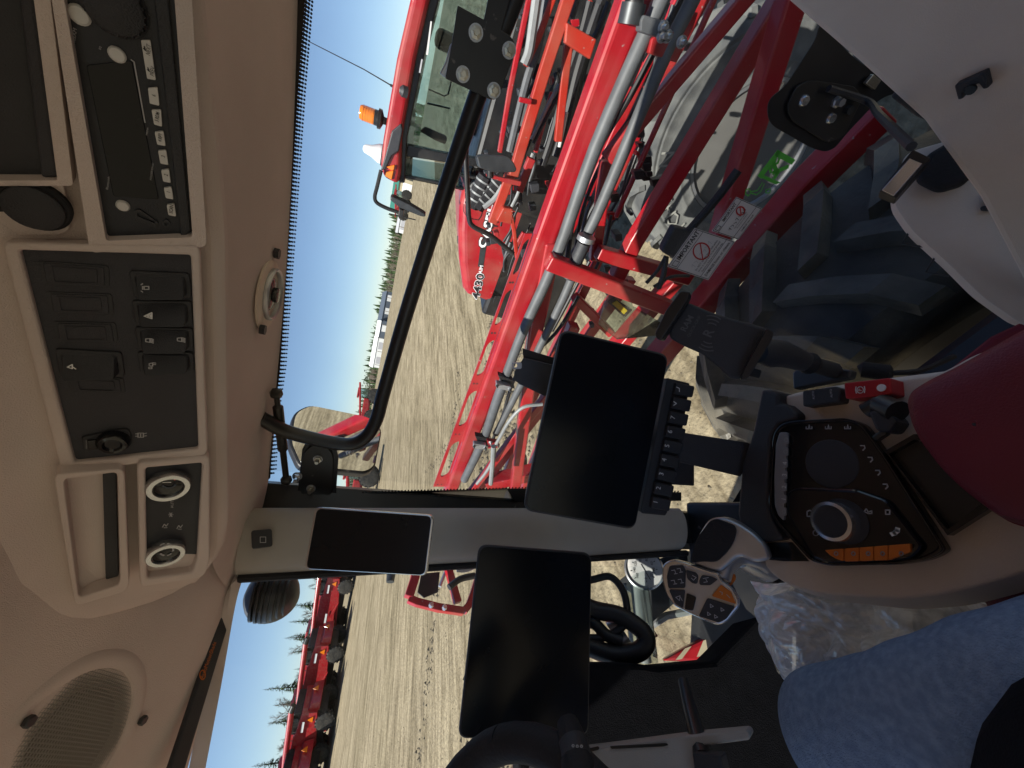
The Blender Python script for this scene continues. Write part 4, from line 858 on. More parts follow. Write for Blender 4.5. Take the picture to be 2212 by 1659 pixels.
for rr_ in (22,30,38):
    for s_ in (0, math.pi): stroke(MB(), PH, [(zh(820,1270)[0]+rr_*math.cos(a+s_), zh(820,1270)[1]+rr_*math.sin(a+s_)) for a in [-1.75+.12*i for i in range(8)]], .0016, .0005).build('holder_arc', 'holder_print', HOL)
text_mb('R', PH.off(.0004), zh(810,1270), 20, 'holder_print', HOL, dirv=(.5,-.87), bold=.02)
a0, a1, a2 = PH.at(zh(1230,1420), -.03), at((1690,765), .68), at((1748,785), .71)
ARMH = MB().tube([a0, a0.lerp(a1,.5), a1, a2], [.014,.020,.019,.013], 14).build('ball_arm', 'dark_plastic', HOL)
MB().lathe(a2, V((0,0,1)), [(.002,-.016),(.012,-.011),(.016,0),(.012,.011),(.002,.016)], 14).build('ball', 'rubber', HOL)
MB().tube([a2, at((1800,800), .76)], [.011,.012], 10).build('ball_stem', 'dark_plastic', HOL)
MB().pprism(PL(at((1790,812), .77), (0,0,1)), rpoly([(1716,805),(1740,790),(1845,800),(1840,818),(1718,842)], 6), -.01, .006).build('holder_base', 'dark_steel', HOL, .003)
CRD = thing('cable_plug', 'black plug on a cord lying along the armrest edge', 'plug', at((1880,800), .80))
MB().tube([at((1855,800), .79), at((1862,798), .79), at((1920,806), .79), at((1930,806), .79)], [.007,.012,.012,.006], 10).build('plug_body', 'rubber', CRD)
MB().tube(catmull([at((1930,806), .79), at((1990,800), .80), at((2060,770), .84)], 5), .004, 6).build('plug_cord', 'hose', CRD)

# ------------------------------------------------------------------ decals on the glass
def decal(name, label, corners, draw):
    c = (sum(p[0] for p in corners)/4, sum(p[1] for p in corners)/4); pl = gpl(c, .006); T = thing(name, label, 'decal', pl.at(c))
    MB().pprism(pl, corners, 0, .0005).build('label_sheet', 'decal', T)
    A, B, C, D = [V(p) for p in corners]          # A text start-right-top corner order: top-right, bottom-right, bottom-left, top-left (upright)
    def L(u, v): return tuple((D.lerp(A, u)).lerp(C.lerp(B, u), v))     # u along text, v downwards
    draw(T, pl.off(.0006), L); return T
def important(big):
    def f(T, pl, L):
        dv = V(L(1,0))-V(L(0,0)); b = MB(); h = (V(L(0,1))-V(L(0,0))).length
        for e in ([L(.02,.02),L(.98,.02),L(.98,.98),L(.02,.98),L(.02,.02)], [L(.02,.22),L(.98,.22)], [L(.02,.80),L(.98,.80)]): stroke(b, pl, e, .0012)
        b.build('label_rules', 'black_print', T)
        text_mb('IMPORTANT', pl, L(.58,.12), h*.10, 'black_print', T, dirv=dv, bold=.02)
        stroke(MB(), pl, [L(.06,.07),L(.18,.07),L(.18,.18),L(.06,.18),L(.06,.07)], .0012).build('book_icon', 'black_print', T)
        cc = V(L(.56,.46) if big else L(.72,.42)); r = h*(.19 if big else .15)
        b = MB(); stroke(b, pl, circ(cc, r, 24), .0030, .0010, True); e = dv.normalized()*r*.72; f_ = V((-dv.y, dv.x)).normalized()*r*.72; stroke(b, pl, [tuple(cc-e-f_*-1), tuple(cc+e+f_*-1)], .0026, .0010); b.build('ban_symbol', 'red_print', T)
        b = MB()
        for k in range(7): u0 = .16+.1*k; stroke(b, pl, [L(u0,.50-.03*(k%2)),L(u0+.06,.46+.04*(k%3)),L(u0+.03,.56)], .0012)
        b.build('machine_sketch', 'grey_print' if big else 'black_print', T)
        for k, tx in enumerate(['Do NOT operate boom fold unless', 'boom is raised and on level ground.', 'Failure to follow instructions may'] if big else ['Read manual before operating.', 'Do not exceed safe speed.']):
            text_mb(tx, pl, L(.5,.62+.07*k), h*.042, 'grey_print' if False else 'black_print', T, dirv=dv)
        text_mb('DAMAGE boom or chassis.' if big else 'DAMAGE may result.', pl, L(.5,.89), h*.06, 'black_print', T, dirv=dv, bold=.01)
    return f
decal('warning_label', 'larger white warning label on the side window by the phone holder', [zh(695,410),zh(1025,520),zh(805,835),zh(470,725)], important(True))
decal('warning_label', 'smaller white warning label on the side window beside the exit sticker', [zh(1035,155),zh(1245,250),zh(1050,505),zh(835,435)], important(False))
ze = lambda x, y: (1371.5+x*.26455, y*.26455)
pe = gpl(ze(1150,1380), .005); EX = thing('exit_sticker', 'green running figure emergency exit sticker on the side window', 'sticker', pe.at(ze(1150,1380)))
for q in ([(1165,1222),(1310,1305),(1280,1345),(1140,1270)], [(1165,1222),(1195,1240),(1030,1460),(1000,1435)], [(1000,1435),(1040,1425),(1190,1490),(1150,1505),(1110,1490)]): MB().pprism(pe, [ze(*p) for p in q], 0, .0005).build('door_mark', 'green_print', EX)
b = MB(); stroke(b, pe, [ze(1130,1335),ze(1150,1390),ze(1130,1410),ze(1245,1362)], .0085); stroke(b, pe, [ze(1150,1390),ze(1165,1410),ze(1140,1450)], .0085); stroke(b, pe, [ze(1130,1345),ze(1165,1330),ze(1180,1290)], .005); stroke(b, pe, [ze(1135,1350),ze(1100,1375),ze(1110,1410)], .005); b.build('running_figure', 'green_print', EX)
MB().lathe(pe.at(ze(1132,1315)), pe.n, [(.0055,0),(.0055,.0006)], 14).build('figure_head', 'green_print', EX)
b = MB(); stroke(b, pe, [ze(*p) for p in ((905,1550),(930,1540),(945,1565),(1000,1555),(1040,1490))], .0022); stroke(b, pe, [ze(*p) for p in ((905,1550),(900,1580),(925,1600),(945,1575),(990,1590),(1025,1565),(1055,1500))], .0022); stroke(b, pe, [ze(*p) for p in ((1070,1550),(1105,1540),(1100,1575),(1068,1575))], .0022, closed=True); b.build('hand_symbol', 'green_print', EX)

# ------------------------------------------------------------------ person and bag
def skinmesh(name, verts, edges, m, parent=None, sub=2):
    me = bpy.data.meshes.new(name); me.from_pydata([tuple(V(v[:3])+OFF) for v in verts], edges, [])
    ob = bpy.data.objects.new(name, me); COL.objects.link(ob); md = ob.modifiers.new('skin', 'SKIN'); md.use_smooth_shade = True
    for i, v in enumerate(verts): me.skin_vertices[0].data[i].radius = (v[3], v[4] if len(v) > 4 else v[3])
    me.skin_vertices[0].data[0].use_root = True
    s = ob.modifiers.new('sub', 'SUBSURF'); s.levels = sub; s.render_levels = sub; me.materials.append(MATS[m])
    if parent: setparent(ob, parent)
    return ob
kn = at((1815,1622), .72)
jv = [(-.13,-.06,-.575,.125,.11), (-.06,.0,-.565,.105), (kn.x-.015,kn.y*.5,kn.z*.5-.29,.098), (kn.x,kn.y-.02,kn.z,.082), (kn.x+.01,kn.y+.03,kn.z-.06,.078), (kn.x+.03,kn.y+.10,kn.z-.38,.060), (kn.x+.03,kn.y+.12,-1.18,.062),
      (-.22,.0,-.565,.105), (-.27,.24,-.55,.098), (-.29,.47,-.53,.080), (-.29,.52,-.59,.078), (-.29,.60,-.90,.060), (-.29,.62,-1.18,.062)]
PER = thing('person', 'seated person in blue jeans and dark jacket, leg at the edge', 'person', (-.13,-.05,-.7))
bdy = skinmesh('trousers', jv, [(0,1),(1,2),(2,3),(3,4),(4,5),(5,6),(0,7),(7,8),(8,9),(9,10),(10,11),(11,12)], 'denim', PER)
tx_ = bpy.data.textures.new('folds', 'CLOUDS'); tx_.noise_scale = .16; md_ = bdy.modifiers.new('folds', 'DISPLACE'); md_.texture = tx_; md_.strength = .028; md_.texture_coords = 'LOCAL'; bdy.modifiers['sub'].levels = 4; bdy.modifiers['sub'].render_levels = 4
for s_, x_, y_ in ((1, kn.x+.03, kn.y+.12), (-1, -.29, .62)):
    MB().tube([V((x_, y_-.07, -1.20)), V((x_, y_+.03, -1.19)), V((x_, y_+.12, -1.205)), V((x_, y_+.19, -1.215))], [.04,.05,.045,.03], 12).build('shoe', 'rubber', PER, sub=1)
skinmesh('jacket', [(-.15,-.16,-.56,.15,.12), (-.15,-.19,-.42,.16,.12), (-.15,-.23,-.22,.17,.12), (-.15,-.27,-.08,.13,.10), (-.15,-.27,.0,.06)], [(0,1),(1,2),(2,3),(3,4)], 'jacket', PER)
skinmesh('head', [(-.15,-.27,.0,.055), (-.15,-.265,.07,.06), (-.15,-.25,.15,.085,.095), (-.15,-.255,.22,.08,.09)], [(0,1),(1,2),(2,3)], 'skin', PER)
# hem and snaps of the jacket over the lap
pj = at((2150,1590), .50)
MB().lathe(at((3711,2505),.60), V((0,0,1)), [(.001,-.2),(.10,-.173),(.173,-.10),(.2,0),(.173,.10),(.10,.173),(.001,.2)], 28).build('jacket_hem', 'jacket', PER)
def crumpled(name, px, z, m, label, cat, amp=.04, res=60, seed=5):
    rnd = random.Random(seed); from mathutils import noise
    P = [onz(p, z) for p in px]; A, B, C, D = P; rows = []
    for i in range(res+1):
        row = []
        for j in range(res+1):
            u_, v_ = i/res, j/res; q = (A.lerp(B, u_)).lerp(D.lerp(C, u_), v_)
            n1 = abs(noise.noise(q*8+V((seed,0,0))))*1.7+abs(noise.noise(q*19))*.9+abs(noise.noise(q*36))*.3
            e = min(u_, 1-u_, v_, 1-v_)*5; q = q+V((noise.noise(q*12)*.02, noise.noise(q*12+V((9,9,9)))*.02, amp*(n1-.3)+.05*min(1, e)-.03))
            row.append(q)
        rows.append(row)
    o = MB().grid(rows, False).build(name, m, None); tag(o, label, cat); return o
crumpled('plastic_bag', [(1600,1248),(2140,1225),(2110,1480),(1690,1500)], -.69, 'thin_plastic', 'crumpled clear plastic bag wedged between armrest and leg', 'plastic bag')

# ------------------------------------------------------------------ our own machine outside: wheel, hood, boom
def tyre(parent, c, ax, R, Wd, rimr, m, mrim, lugs=22, lug_h=.045, letters=None, side=1, lugw=.05):
    c = V(c); ax = V(ax).normalized(); hw = Wd/2
    prof = [(rimr,-hw*.72),(rimr+.02,-hw*.86),((R+rimr)/2,-hw*1.0),(R-.09,-hw*.97),(R-.03,-hw*.80),(R-.012,-hw*.4),(R,0),(R-.012,hw*.4),(R-.03,hw*.80),(R-.09,hw*.97),((R+rimr)/2,hw*1.0),(rimr+.02,hw*.86),(rimr,hw*.72)]
    if m == 'tyre_dusty':
        ribs = []
        for k in (0, 1, 6, 8):
            r0 = R-.12-(R-.12-rimr-.03)*k/8; ribs += [(r0, -hw*(.985-.02*(k % 3))), (r0-.008, -hw*(1.0-.02*(k % 3))), (r0-.018, -hw*(1.0-.02*(k % 3))), (r0-.024, -hw*(.985-.02*(k % 3)))]
        prof = [(rimr,-hw*.72),(rimr+.015,-hw*.88)]+ribs[::-1]+[(R-.09,-hw*.97)]+prof[4:]
    T = MB().lathe(c, ax, prof, 56).build('tyre', m, parent)
    if m == 'tyre_dusty': MB().lathe(c, ax, [(rimr+.02,-hw*.86),(rimr+.012,-hw*.93),(rimr-.02,-hw*.92),(rimr-.03,-hw*.74)], 48, cap=False).build('rim_flange', 'dull_silver', parent)
    u = V((0,0,1)); u = (u-ax*u.dot(ax)).normalized(); w = ax.cross(u)
    for s in (-1, 1):
        for k in range(lugs):
            a0 = 2*math.pi*(k+(.5 if s > 0 else 0))/lugs; rows = []
            for (t, da, rr) in ((.02,0,R-.004),(.35,.10,R-.006),(.7,.19,R-.02),(1.0,.24,R-.075)):
                a = a0+da*s*s; e = lugw/R/2
                q = [c+ax*(s*hw*t*1.0)+(u*math.cos(a-e)+w*math.sin(a-e))*rr, c+ax*(s*hw*t)+(u*math.cos(a-e*.75)+w*math.sin(a-e*.75))*(rr+lug_h), c+ax*(s*hw*t)+(u*math.cos(a+e*.75)+w*math.sin(a+e*.75))*(rr+lug_h), c+ax*(s*hw*t)+(u*math.cos(a+e)+w*math.sin(a+e))*rr]
                rows.append(q)
            b = MB().grid(rows, False); b.add(rows[0], [[0,1,2,3]]); b.add(rows[-1], [[0,1,2,3]]); b.build('tread_lug', 'tyre_lug' if m == 'tyre' else m, T)
    b = MB().lathe(c, ax, [(rimr+.012,-hw*.80),(rimr-.02,-hw*.74),(rimr-.05,-hw*.45),(rimr-.06,-hw*.1),(rimr*.62,hw*.02*side),(rimr*.58,-hw*.10),(rimr*.52,-hw*.25),(.10,-hw*.25),(.001,-hw*.25)], 48); rm = b.build('rim', mrim, parent)
    for k in range(10):
        a = 2*math.pi*k/10; q = c+(u*math.cos(a)+w*math.sin(a))*rimr*.38-ax*hw*.25
        MB().lathe(q, -ax, [(.028,0),(.028,.035),(.016,.037),(.016,.06)], 6, sm=False).build('wheel_nut', 'dull_silver', rm)
    MB().lathe(c-ax*hw*.24, -ax, [(rimr*.24,0),(rimr*.24,.05),(rimr*.18,.08),(.001,.085)], 24).build('hub_cap', 'dark_steel', rm)
    return T, u, w
OWN = CAB
tyre(OWN, (1.17,.30,-2.38), (1,0,0), .93, .68, .58, 'tyre', 'rim_paint', 24, .065, lugw=.10)
b = MB(); b.tube([V((.1,.27,-2.4)), V((.95,.27,-2.4))], .09, 10); b.build('axle', 'black_paint', OWN)
HOOD = CAB
b = MB(); b.box((-.9,-1.6,-2.3),(.72,.42,-1.52)); b.build('chassis_frame', 'black_paint', CAB, .03)
b = MB(); b.prism([V(p) for p in ((-.75,1.55,-1.9),(.12,1.55,-1.9),(.10,2.6,-1.9),(-.1,3.0,-1.9),(-.55,3.0,-1.9),(-.72,2.6,-1.9))], (0,0,.98)); b.build('hood_shell', 'red_paint', HOOD, .10, 4)
zd2 = zj
p0 = PL(at(zd(1600,80), 1.55), (-.3,-.7,.6))
b = MB(); b.pprism(p0, [zj(720,1310),zj(940,1190),zj(1200,1060),zj(1210,1250),zj(1150,1330)], -.04, 0); b.build('step_guard', 'red_paint', HOOD, .01)
for q in ([zj(940,1190),zj(1000,1170),zj(910,1290),zj(850,1300)], [zj(1110,1120),zj(1200,1075),zj(1130,1255),zj(1050,1270)]): MB().pprism(p0, q, 0, .003).build('pale_stripe', 'shop_tan', HOOD)

BX = 1.9
BOOM = thing('spray_boom', 'red folded spray boom of our machine running past the side window', 'spray boom', (BX,1.2,-3.0))
def beam(path, X, wpx, name, m, parent, depth=None, dx=0, bev=.012, world=None):
    """square tube through photo points on plane x = X, as tall as wpx photo pixels at its first point"""
    P = [onx(p, X) for p in path]; d = (P[-1]-P[0]).normalized()
    p0, p1 = path[0], path[-1]; nn = V((p1[1]-p0[1], -(p1[0]-p0[0]))).normalized()
    h = (onx((p0[0]+nn.x*wpx/2, p0[1]+nn.y*wpx/2), X)-onx((p0[0]-nn.x*wpx/2, p0[1]-nn.y*wpx/2), X)); h = (h-d*h.dot(d)); hl = h.length; up = h.normalized(); sd = d.cross(up)
    dp = depth or hl; b = MB()
    for a, c in zip(P[:-1], P[1:]):
        q = [a-up*hl/2-sd*dp/2, a+up*hl/2-sd*dp/2, a+up*hl/2+sd*dp/2, a-up*hl/2+sd*dp/2]
        b.prism(q, c-a)
    return b.build(name, m, parent, bev, 3)
zt20 = zt(2,0); zt21 = zt(2,1)
def ext(p, q, k): p, q = V(p), V(q); return tuple(p+(p-q)*k)
beam([ext((1366,0),(979,1042),.35), (979,1042), ext((979,1042),(1366,0),.12)], BX, 74, 'main_beam', 'red_paint', BOOM, bev=.022)
beam([(1194,520),(1155,713),(1114,1042),(1104,1120)], BX-.02, 36, 'lower_beam', 'red_paint', BOOM, bev=.012)
# slotted top plate
PB = PL((BX+.02,0,0), (1,0,0)); zc2 = zz(1700,1300,600)
def slot_piece(outer, inner): return MB().pring(PB, rpoly(outer, .5, 3), rpoly(inner, 9, 3), -.006, .006)
E0, E1 = V((1058,713)), V((936,1050)); I0, I1 = V((1078,713)), V((962,1050))
E0 = E0+(E0-E1)*.62; I0 = I0+(I0-I1)*.62
for k in range(5):
    a, c = k/5, (k+1)/5; A, B, C, D = E0.lerp(E1,a), E0.lerp(E1,c), I0.lerp(I1,c), I0.lerp(I1,a)
    s0, s1 = a+.015, c-.035; w_ = lambda t, f: tuple(E0.lerp(E1,t).lerp(I0.lerp(I1,t), f))
    slot_piece([tuple(A),tuple(B),tuple(C),tuple(D)], [w_(s0+.02,.26),w_(s1,.26),w_(s1-.012,.90),w_(s0,.90)]).build('slotted_plate', 'red_paint', BOOM)
    for f in (.30,.62): MB().lathe(PB.at(w_(c-.008,f)), PB.n, [(.006,-.004),(.006,.008)], 8, sm=False).build('plate_bolt', 'dark_steel', BOOM)
# grey pipes
def pipe(pts, X, rpx, name, m, parent, n=12):
    P = [onx(p, x) for p, x in zip(pts, X if isinstance(X, list) else [X]*len(pts))]; r = rpx/FPX*P[len(P)//2].length*.8
    return MB().tube(catmull(P, 4) if len(P) > 2 else P, r, n).build(name, m, parent)
pipe([(1470,-95),(1426,4),(1287,317),(1200,560),(1131,713),(1093,812)], BX-.10, 15, 'grey_pipe', 'steel', BOOM)
pipe([(1093,812),(1071,872),(1044,951),(1003,1036)], BX-.10, 12, 'grey_pipe', 'steel', BOOM)
pipe([(1560,-140),(1496,0),(1426,143),(1300,440),(1272,500)], BX-.12, 14, 'grey_pipe', 'steel', BOOM)
pipe([(1272,498),(1240,590),(1200,680),(1119,844),(1071,937)], BX-.08, 11, 'grey_pipe', 'steel', BOOM)
pipe([(1262,525),(1228,600)], BX-.13, 17, 'pipe_socket', 'dark_plastic', BOOM)
MB().tube([onx((1268,510),BX-.13), onx((1264,520),BX-.13)], .045, 16).build('pipe_collar', 'dull_silver', BOOM)
# clamps on the pipes
PC = PL((BX-.16,0,0), (1,0,0))
MB().pprism(PC, rpoly([zt20(850,95),zt20(1000,145),zt20(985,245),zt20(960,250),zt20(825,205),zt20(830,130)], 4), -.04, .01).build('pipe_clamp', 'steel', BOOM, .006)
MB().pprism(PC.off(-.03), [zt20(990,180),zt20(1125,245),zt20(1060,405),zt20(880,345),zt20(900,250)], -.02, .01).build('clamp_plate', 'red_paint', BOOM, .004)
for p in ((1005,235),(1098,272),(970,235),(978,175)): bolt(PC.off(.012), zt20(*p), BOOM, .016, m='silver')
for (a, c) in (((700,580),(865,665)), ((450,1240),(595,1300))):
    q = [zc2(a[0],a[1]-8),zc2(c[0],c[1]-50),zc2(c[0],c[1]),zc2(a[0],a[1]+45)]; MB().pprism(PC.off(.01), rpoly(q, 3), -.03, .004).build('pipe_clamp', 'dull_silver', BOOM, .004)
    for p in (a, c): bolt(PC.off(.015), zc2(p[0]+(12 if p == a else -14), p[1]+(18 if p == a else -18)), BOOM, .010, m='dark_steel')
    MB().pprism(PC.off(-.02), [zc2(a[0]+20,a[1]-90),zc2(c[0]+20,c[1]-120),zc2(c[0]+40,c[1]-20),zc2(a[0]+60,a[1])], -.04, 0).build('clamp_arm', 'black_paint', BOOM, .004)
MB().pprism(PC.off(-.01), [zc2(600,1190),zc2(730,1210),zc2(735,1270),zc2(610,1280)], -.02, .01).build('clamp_plate', 'red_paint', BOOM, .004)
for p in ((640,1220),(722,1248)): bolt(PC.off(.002), zc2(*p), BOOM, .012, m='dull_silver')
# lattice diagonals, posts and chords
for path, X, w_, nm in (
    ([(1655,-60),(1310,345)], BX-.05, 34, 'diagonal_tube'), ([(1310,345),(1284,560)], BX+.02, 26, 'diagonal_tube'),
    ([(1712,-40),(1370,520),(1330,600)], BX-.02, 40, 'diagonal_tube'), ([(1712,-10),(1575,437),(1545,540)], BX-.25, 46, 'boom_post'),
    ([(1900,240),(1740,400),(1470,712),(1395,800)], BX-.28, 46, 'bottom_chord'), ([(1183,563),(1440,663),(1470,680)], BX-.15, 34, 'cross_bar'),
    ([(1290,545),(1490,600)], BX-.05, 30, 'cross_bar'), ([(1480,585),(1330,760)], BX+.15, 20, 'diagonal_tube'), ([(1465,590),(1350,720),(1230,860)], BX+.35, 22, 'diagonal_tube'),
    ([(1240,700),(1170,880),(1030,1060)], BX+.25, 22, 'diagonal_tube'), ([(1200,830),(1010,1070)], BX+.1, 14, 'diagonal_tube'), ([(1560,-40),(1330,470)], BX+.3, 12, 'diagonal_tube'), ([(1190,1010),(1100,1032),(1050,1042)], BX+.2, 16, 'cross_bar'), ([(1530,-30),(1420,180),(1260,540)], BX+.45, 26, 'rear_chord'),
    ([(1480,-30),(1390,150),(1230,500)], BX+.75, 22, 'rear_chord'), ([(1240,640),(1320,720)], BX+.4, 20, 'cross_bar'), ([(1290,560),(1150,860),(1080,1060)], BX+.55, 20, 'rear_chord'), ([(1360,600),(1240,760),(1130,1060)], BX+.9, 22, 'rear_chord')):
    beam(path, X, w_, nm, 'red_paint', BOOM, bev=.010)
# hoses and cables along the boom
def hosepath(pts, X, r, name='hose', m='hose', parent=None): return MB().tube(catmull([onx(p, X) for p in pts], 5), r, 8).build(name, m, parent or BOOM)
hosepath([(1500,-60),(1440,60),(1360,210),(1290,330),(1240,470),(1225,560)], BX+.02, .013)
hosepath([(1520,-60),(1455,70),(1370,240),(1310,330),(1260,450),(1240,560)], BX+.08, .010)
hosepath([(1250,640),(1200,720),(1120,800),(1085,900),(1060,960)], BX+.05, .012)
hosepath([(1172,873),(1130,880),(1100,910),(1080,945),(1070,962)], BX-.2, .012, 'pale_hose', 'grey_hose')
hosepath([(1068,962),(1066,990),(1050,1020),(1030,1045)], BX-.2, .012, 'pale_hose', 'grey_hose')
hosepath([(1066,964),(1064,1000),(1060,1045)], BX-.22, .018, 'pale_hose', 'grey_hose')
hosepath([zh(1050,-60), zh(860,190), zh(640,440)], BX-.5, .016)
hosepath([zh(460,640), zh(390,760), zh(300,860)], BX-.5, .008)
hosepath([zh(460,650), zh(440,790), zh(400,900)], BX-.5, .012)
hosepath([zh(360,890), zh(500,810), zh(650,800)], BX-.5, .007)
MB().pprism(PL((BX-.5,0,0),(1,0,0)), [zh(530,400),zh(690,440),zh(600,620),zh(520,660),zh(430,610),zh(440,570)], -.04, .0).build('wiring_box', 'dark_plastic', BOOM, .008)
rnd = random.Random(11)
for k in range(9):
    c = zt20(870+rnd.uniform(-60,70), 1010+rnd.uniform(-150,190)); s_ = rnd.uniform(6, 13)
    MB().pprism(PL((BX+.3+rnd.uniform(-.05,.05),0,0),(1,0,0)), rpoly([(c[0]-s_,c[1]-s_*.7),(c[0]+s_,c[1]-s_),(c[0]+s_*1.1,c[1]+s_*.8),(c[0]-s_*.6,c[1]+s_)], 3), -.05, 0).build('valve_body', 'black_paint', BOOM, .006)
for k in range(46):
    q = V((1455,-100)).lerp(V((1120,1040)), rnd.random())+V((rnd.gauss(38,32), rnd.gauss(0,25))); s_ = rnd.uniform(4, 10)
    MB().pprism(PL((BX+rnd.uniform(.25,.75),0,0),(1,0,0)), rpoly([(q.x-s_,q.y-s_*.8),(q.x+s_*.9,q.y-s_),(q.x+s_,q.y+s_*.7),(q.x-s_*.7,q.y+s_)], 2.5), -rnd.uniform(.03,.09), 0).build('boom_fitting', rnd.choice(['black_paint','dark_plastic','dark_steel','red_paint']), BOOM, .006)
for k in range(20):
    q = V((1450,-100)).lerp(V((1150,900)), rnd.random())+V((rnd.gauss(30,28), 0)); L_ = rnd.uniform(80,200); d_ = V((-.38+rnd.uniform(-.12,.12),1)).normalized()
    hosepath([tuple(q+d_*L_*t+V((rnd.uniform(-6,6), rnd.uniform(-6,6)))) for t in (0,.35,.7,1)], BX+rnd.uniform(.2,.7), rnd.uniform(.007,.015), 'hose', rnd.choice(['hose','hose','hose','dark_steel']))
# black cylinder fitting near the top
MB().tube([onx(zt20(795,-20),BX-.12), onx(zt20(790,60),BX-.12)], .032, 14).build('fitting', 'black_paint', BOOM)
MB().tube([onx(zt20(792,20),BX-.12), onx(zt20(760,160),BX-.12)], .042, 18).build('fitting_sleeve', 'dark_steel', BOOM)
MB().pprism(PL((BX+.4,0,0),(1,0,0)), [zt21(620,300),zt21(660,270),zt21(780,350),zt21(730,400)], -.01, 0).build('marker_plate', 'black_paint', BOOM)
MB().pprism(PL((BX+.39,0,0),(1,0,0)), [zt21(650,310),zt21(680,292),zt21(748,355),zt21(725,378)], -.01, 0).build('yellow_label', 'yellow_print', BOOM)
MB().pprism(PL((BX+.05,0,0),(1,0,0)), [zh(0,900),zh(150,830),zh(190,1050),zh(330,1130),zh(440,1200),zh(380,1290),zh(60,1320),zh(-90,1200)], -.01, 0).build('clear_guard', 'clear_tube', BOOM)
# boom tip frame in front
zf = lambda x, y: (823+x*.1984, 1152+y*.1984); YT = 4.6
def fbeam(path, w_, name='tip_frame_bar', m='red_paint', Y=YT):
    P = [ony(p, Y) for p in path]; r = w_/FPX*P[0].length*.62
    return MB().tube(P, r, 4).build(name, m, BOOM, .01, 3)
fbeam([zf(400,330),zf(365,500),zf(300,700)], 18); fbeam([zf(300,712),zf(390,752),zf(620,810),zf(900,852)], 15); fbeam([zf(900,852),zf(960,780),zf(1010,640),zf(1080,400)], 15)
fbeam([zf(680,180),zf(745,430),zf(835,760)], 15, 'tip_frame_tube')
for p in ((545,785),(690,812)): MB().lathe(ony(zf(*p), YT-.06), (0,-1,0), [(.03,0),(.03,.02),(.02,.04)], 8, sm=False).build('tip_bolt', 'silver', BOOM)
MB().tube([ony(zf(710,400),YT+.1), ony(zf(640,580),YT+.1)], .02, 10).build('tip_rod', 'dull_silver', BOOM)
MB().tube(catmull([ony(zf(1020,460),YT-.3), ony(zf(860,500),YT-.3), ony(zf(740,590),YT-.3)], 5), .035, 10).build('tip_hose', 'hose', BOOM)
MB().tube([ony(zf(120,380),YT+.8), ony(zf(100,530),YT+.8)], [.06,.05], 10).build('nozzle_body', 'dark_steel', BOOM)
MB().tube(catmull([ony(zf(830,380),YT), ony(zf(930,380),YT), ony(zf(1050,330),YT)], 5), .045, 10).build('pale_hose', 'grey_hose', BOOM)
MB().pprism(PL((0,YT+.25,0),(0,1,0)), [zf(440,440),zf(640,420),zf(620,640),zf(470,700),zf(400,640)], -.02, 0).build('tip_shield', 'black_paint', BOOM)
# wiper-like bar outside the windshield
WIP = thing('wiper_arm', 'straight black wiper arm outside the windshield', 'wiper', at(zf(780,320), 1.3))
MB().tube([at(zf(200,330),1.28), at(zf(780,318),1.28), at(zf(1300,265),1.28)], .014, 8).build('wiper_rod', 'black_paint', WIP)

# ------------------------------------------------------------------ front right of the windshield: gauge, hoses
GAU = thing('pressure_gauge', 'round white psi pressure gauge on a clear tube outside the glass', 'gauge', at((1385,1300), 1.5))
gc = at((1391,1229), 1.5); gn = (-gc).normalized(); PG = PL(gc, gn); gr = 29/FPX*1.5*.92*1.25
MB().lathe(gc, gn, [(gr*.9,-.05),(gr*1.06,-.03),(gr*1.06,.004),(gr*.97,.006),(gr*.94,-.001)], 40, cap=False).build('gauge_case', 'silver', GAU)
MB().lathe(gc, gn, [(gr*.95,0),(.001,.0005)], 40).build('gauge_dial', 'white_key', GAU)
import cmath
cxg, cyg = 1391, 1229
for i, v in enumerate((0,20,40,60,80,100,120,140,160)):
    a = math.radians(78-i*38); px_, py_ = cxg+20*math.cos(a)*1.05, cyg+21*math.sin(a)      # round the dial
    text_mb(str(v), PG.off(.0012), (px_, py_), 5.6, 'black_print', GAU, 'numeral')
    stroke(MB(), PG, [(cxg+26*math.cos(a), cyg+26*math.sin(a)), (cxg+29*math.cos(a), cyg+29*math.sin(a))], .0022, .0012).build('tick', 'black_print', GAU)
text_mb('psi', PG.off(.0012), (1411,1233), 7, 'black_print', GAU, dirv=(0,-1))
stroke(MB(), PG, [(cxg-6,cyg-10),(cxg+14,cyg+23)], .0022, .002).build('needle', 'black_print', GAU)
MB().tube([at((1372,1262),1.5), at((1382,1340),1.52), at((1392,1425),1.55)], .042, 16, False).build('clear_tube', 'clear_tube', GAU)
MB().tube([at((1374,1262),1.54), at((1394,1430),1.58)], .020, 12).build('gauge_post', 'grey_hose', GAU)
HB = thing('hose_loop', 'looped black hoses behind the terminal outside the glass', 'hose', at((1350,1390), 1.35))
for pts, r in (([(1230,1290),(1282,1316),(1340,1330),(1385,1360),(1397,1385),(1378,1408),(1330,1415),(1280,1400),(1230,1375)], .024), ([(1230,1262),(1280,1252),(1318,1246),(1345,1275),(1355,1320),(1348,1350),(1310,1375),(1270,1378),(1230,1370)], .010), ([(1230,1340),(1280,1345),(1310,1372),(1345,1385)], .016)):
    MB().tube(catmull([at(p, 1.32) for p in pts], 6), r*1.02, 10).build('hose', 'hose', HB)
for p in ((1326,1355),(1345,1382)): MB().tube([at((p[0]-8,p[1]+6),1.36), at((p[0]+10,p[1]-8),1.36)], .022, 12).build('hose_fitting', 'dull_silver', HB)
b = MB(); b.pprism(PL(at((1440,1290),1.62), (-.3,-.75,.6)), rpoly([(1330,1260),(1380,1220),(1480,1190),(1520,1192),(1515,1230),(1460,1300),(1400,1352),(1392,1300)], 8), -.05, 0); b.build('mount_bracket', 'dark_steel', HB, .01)
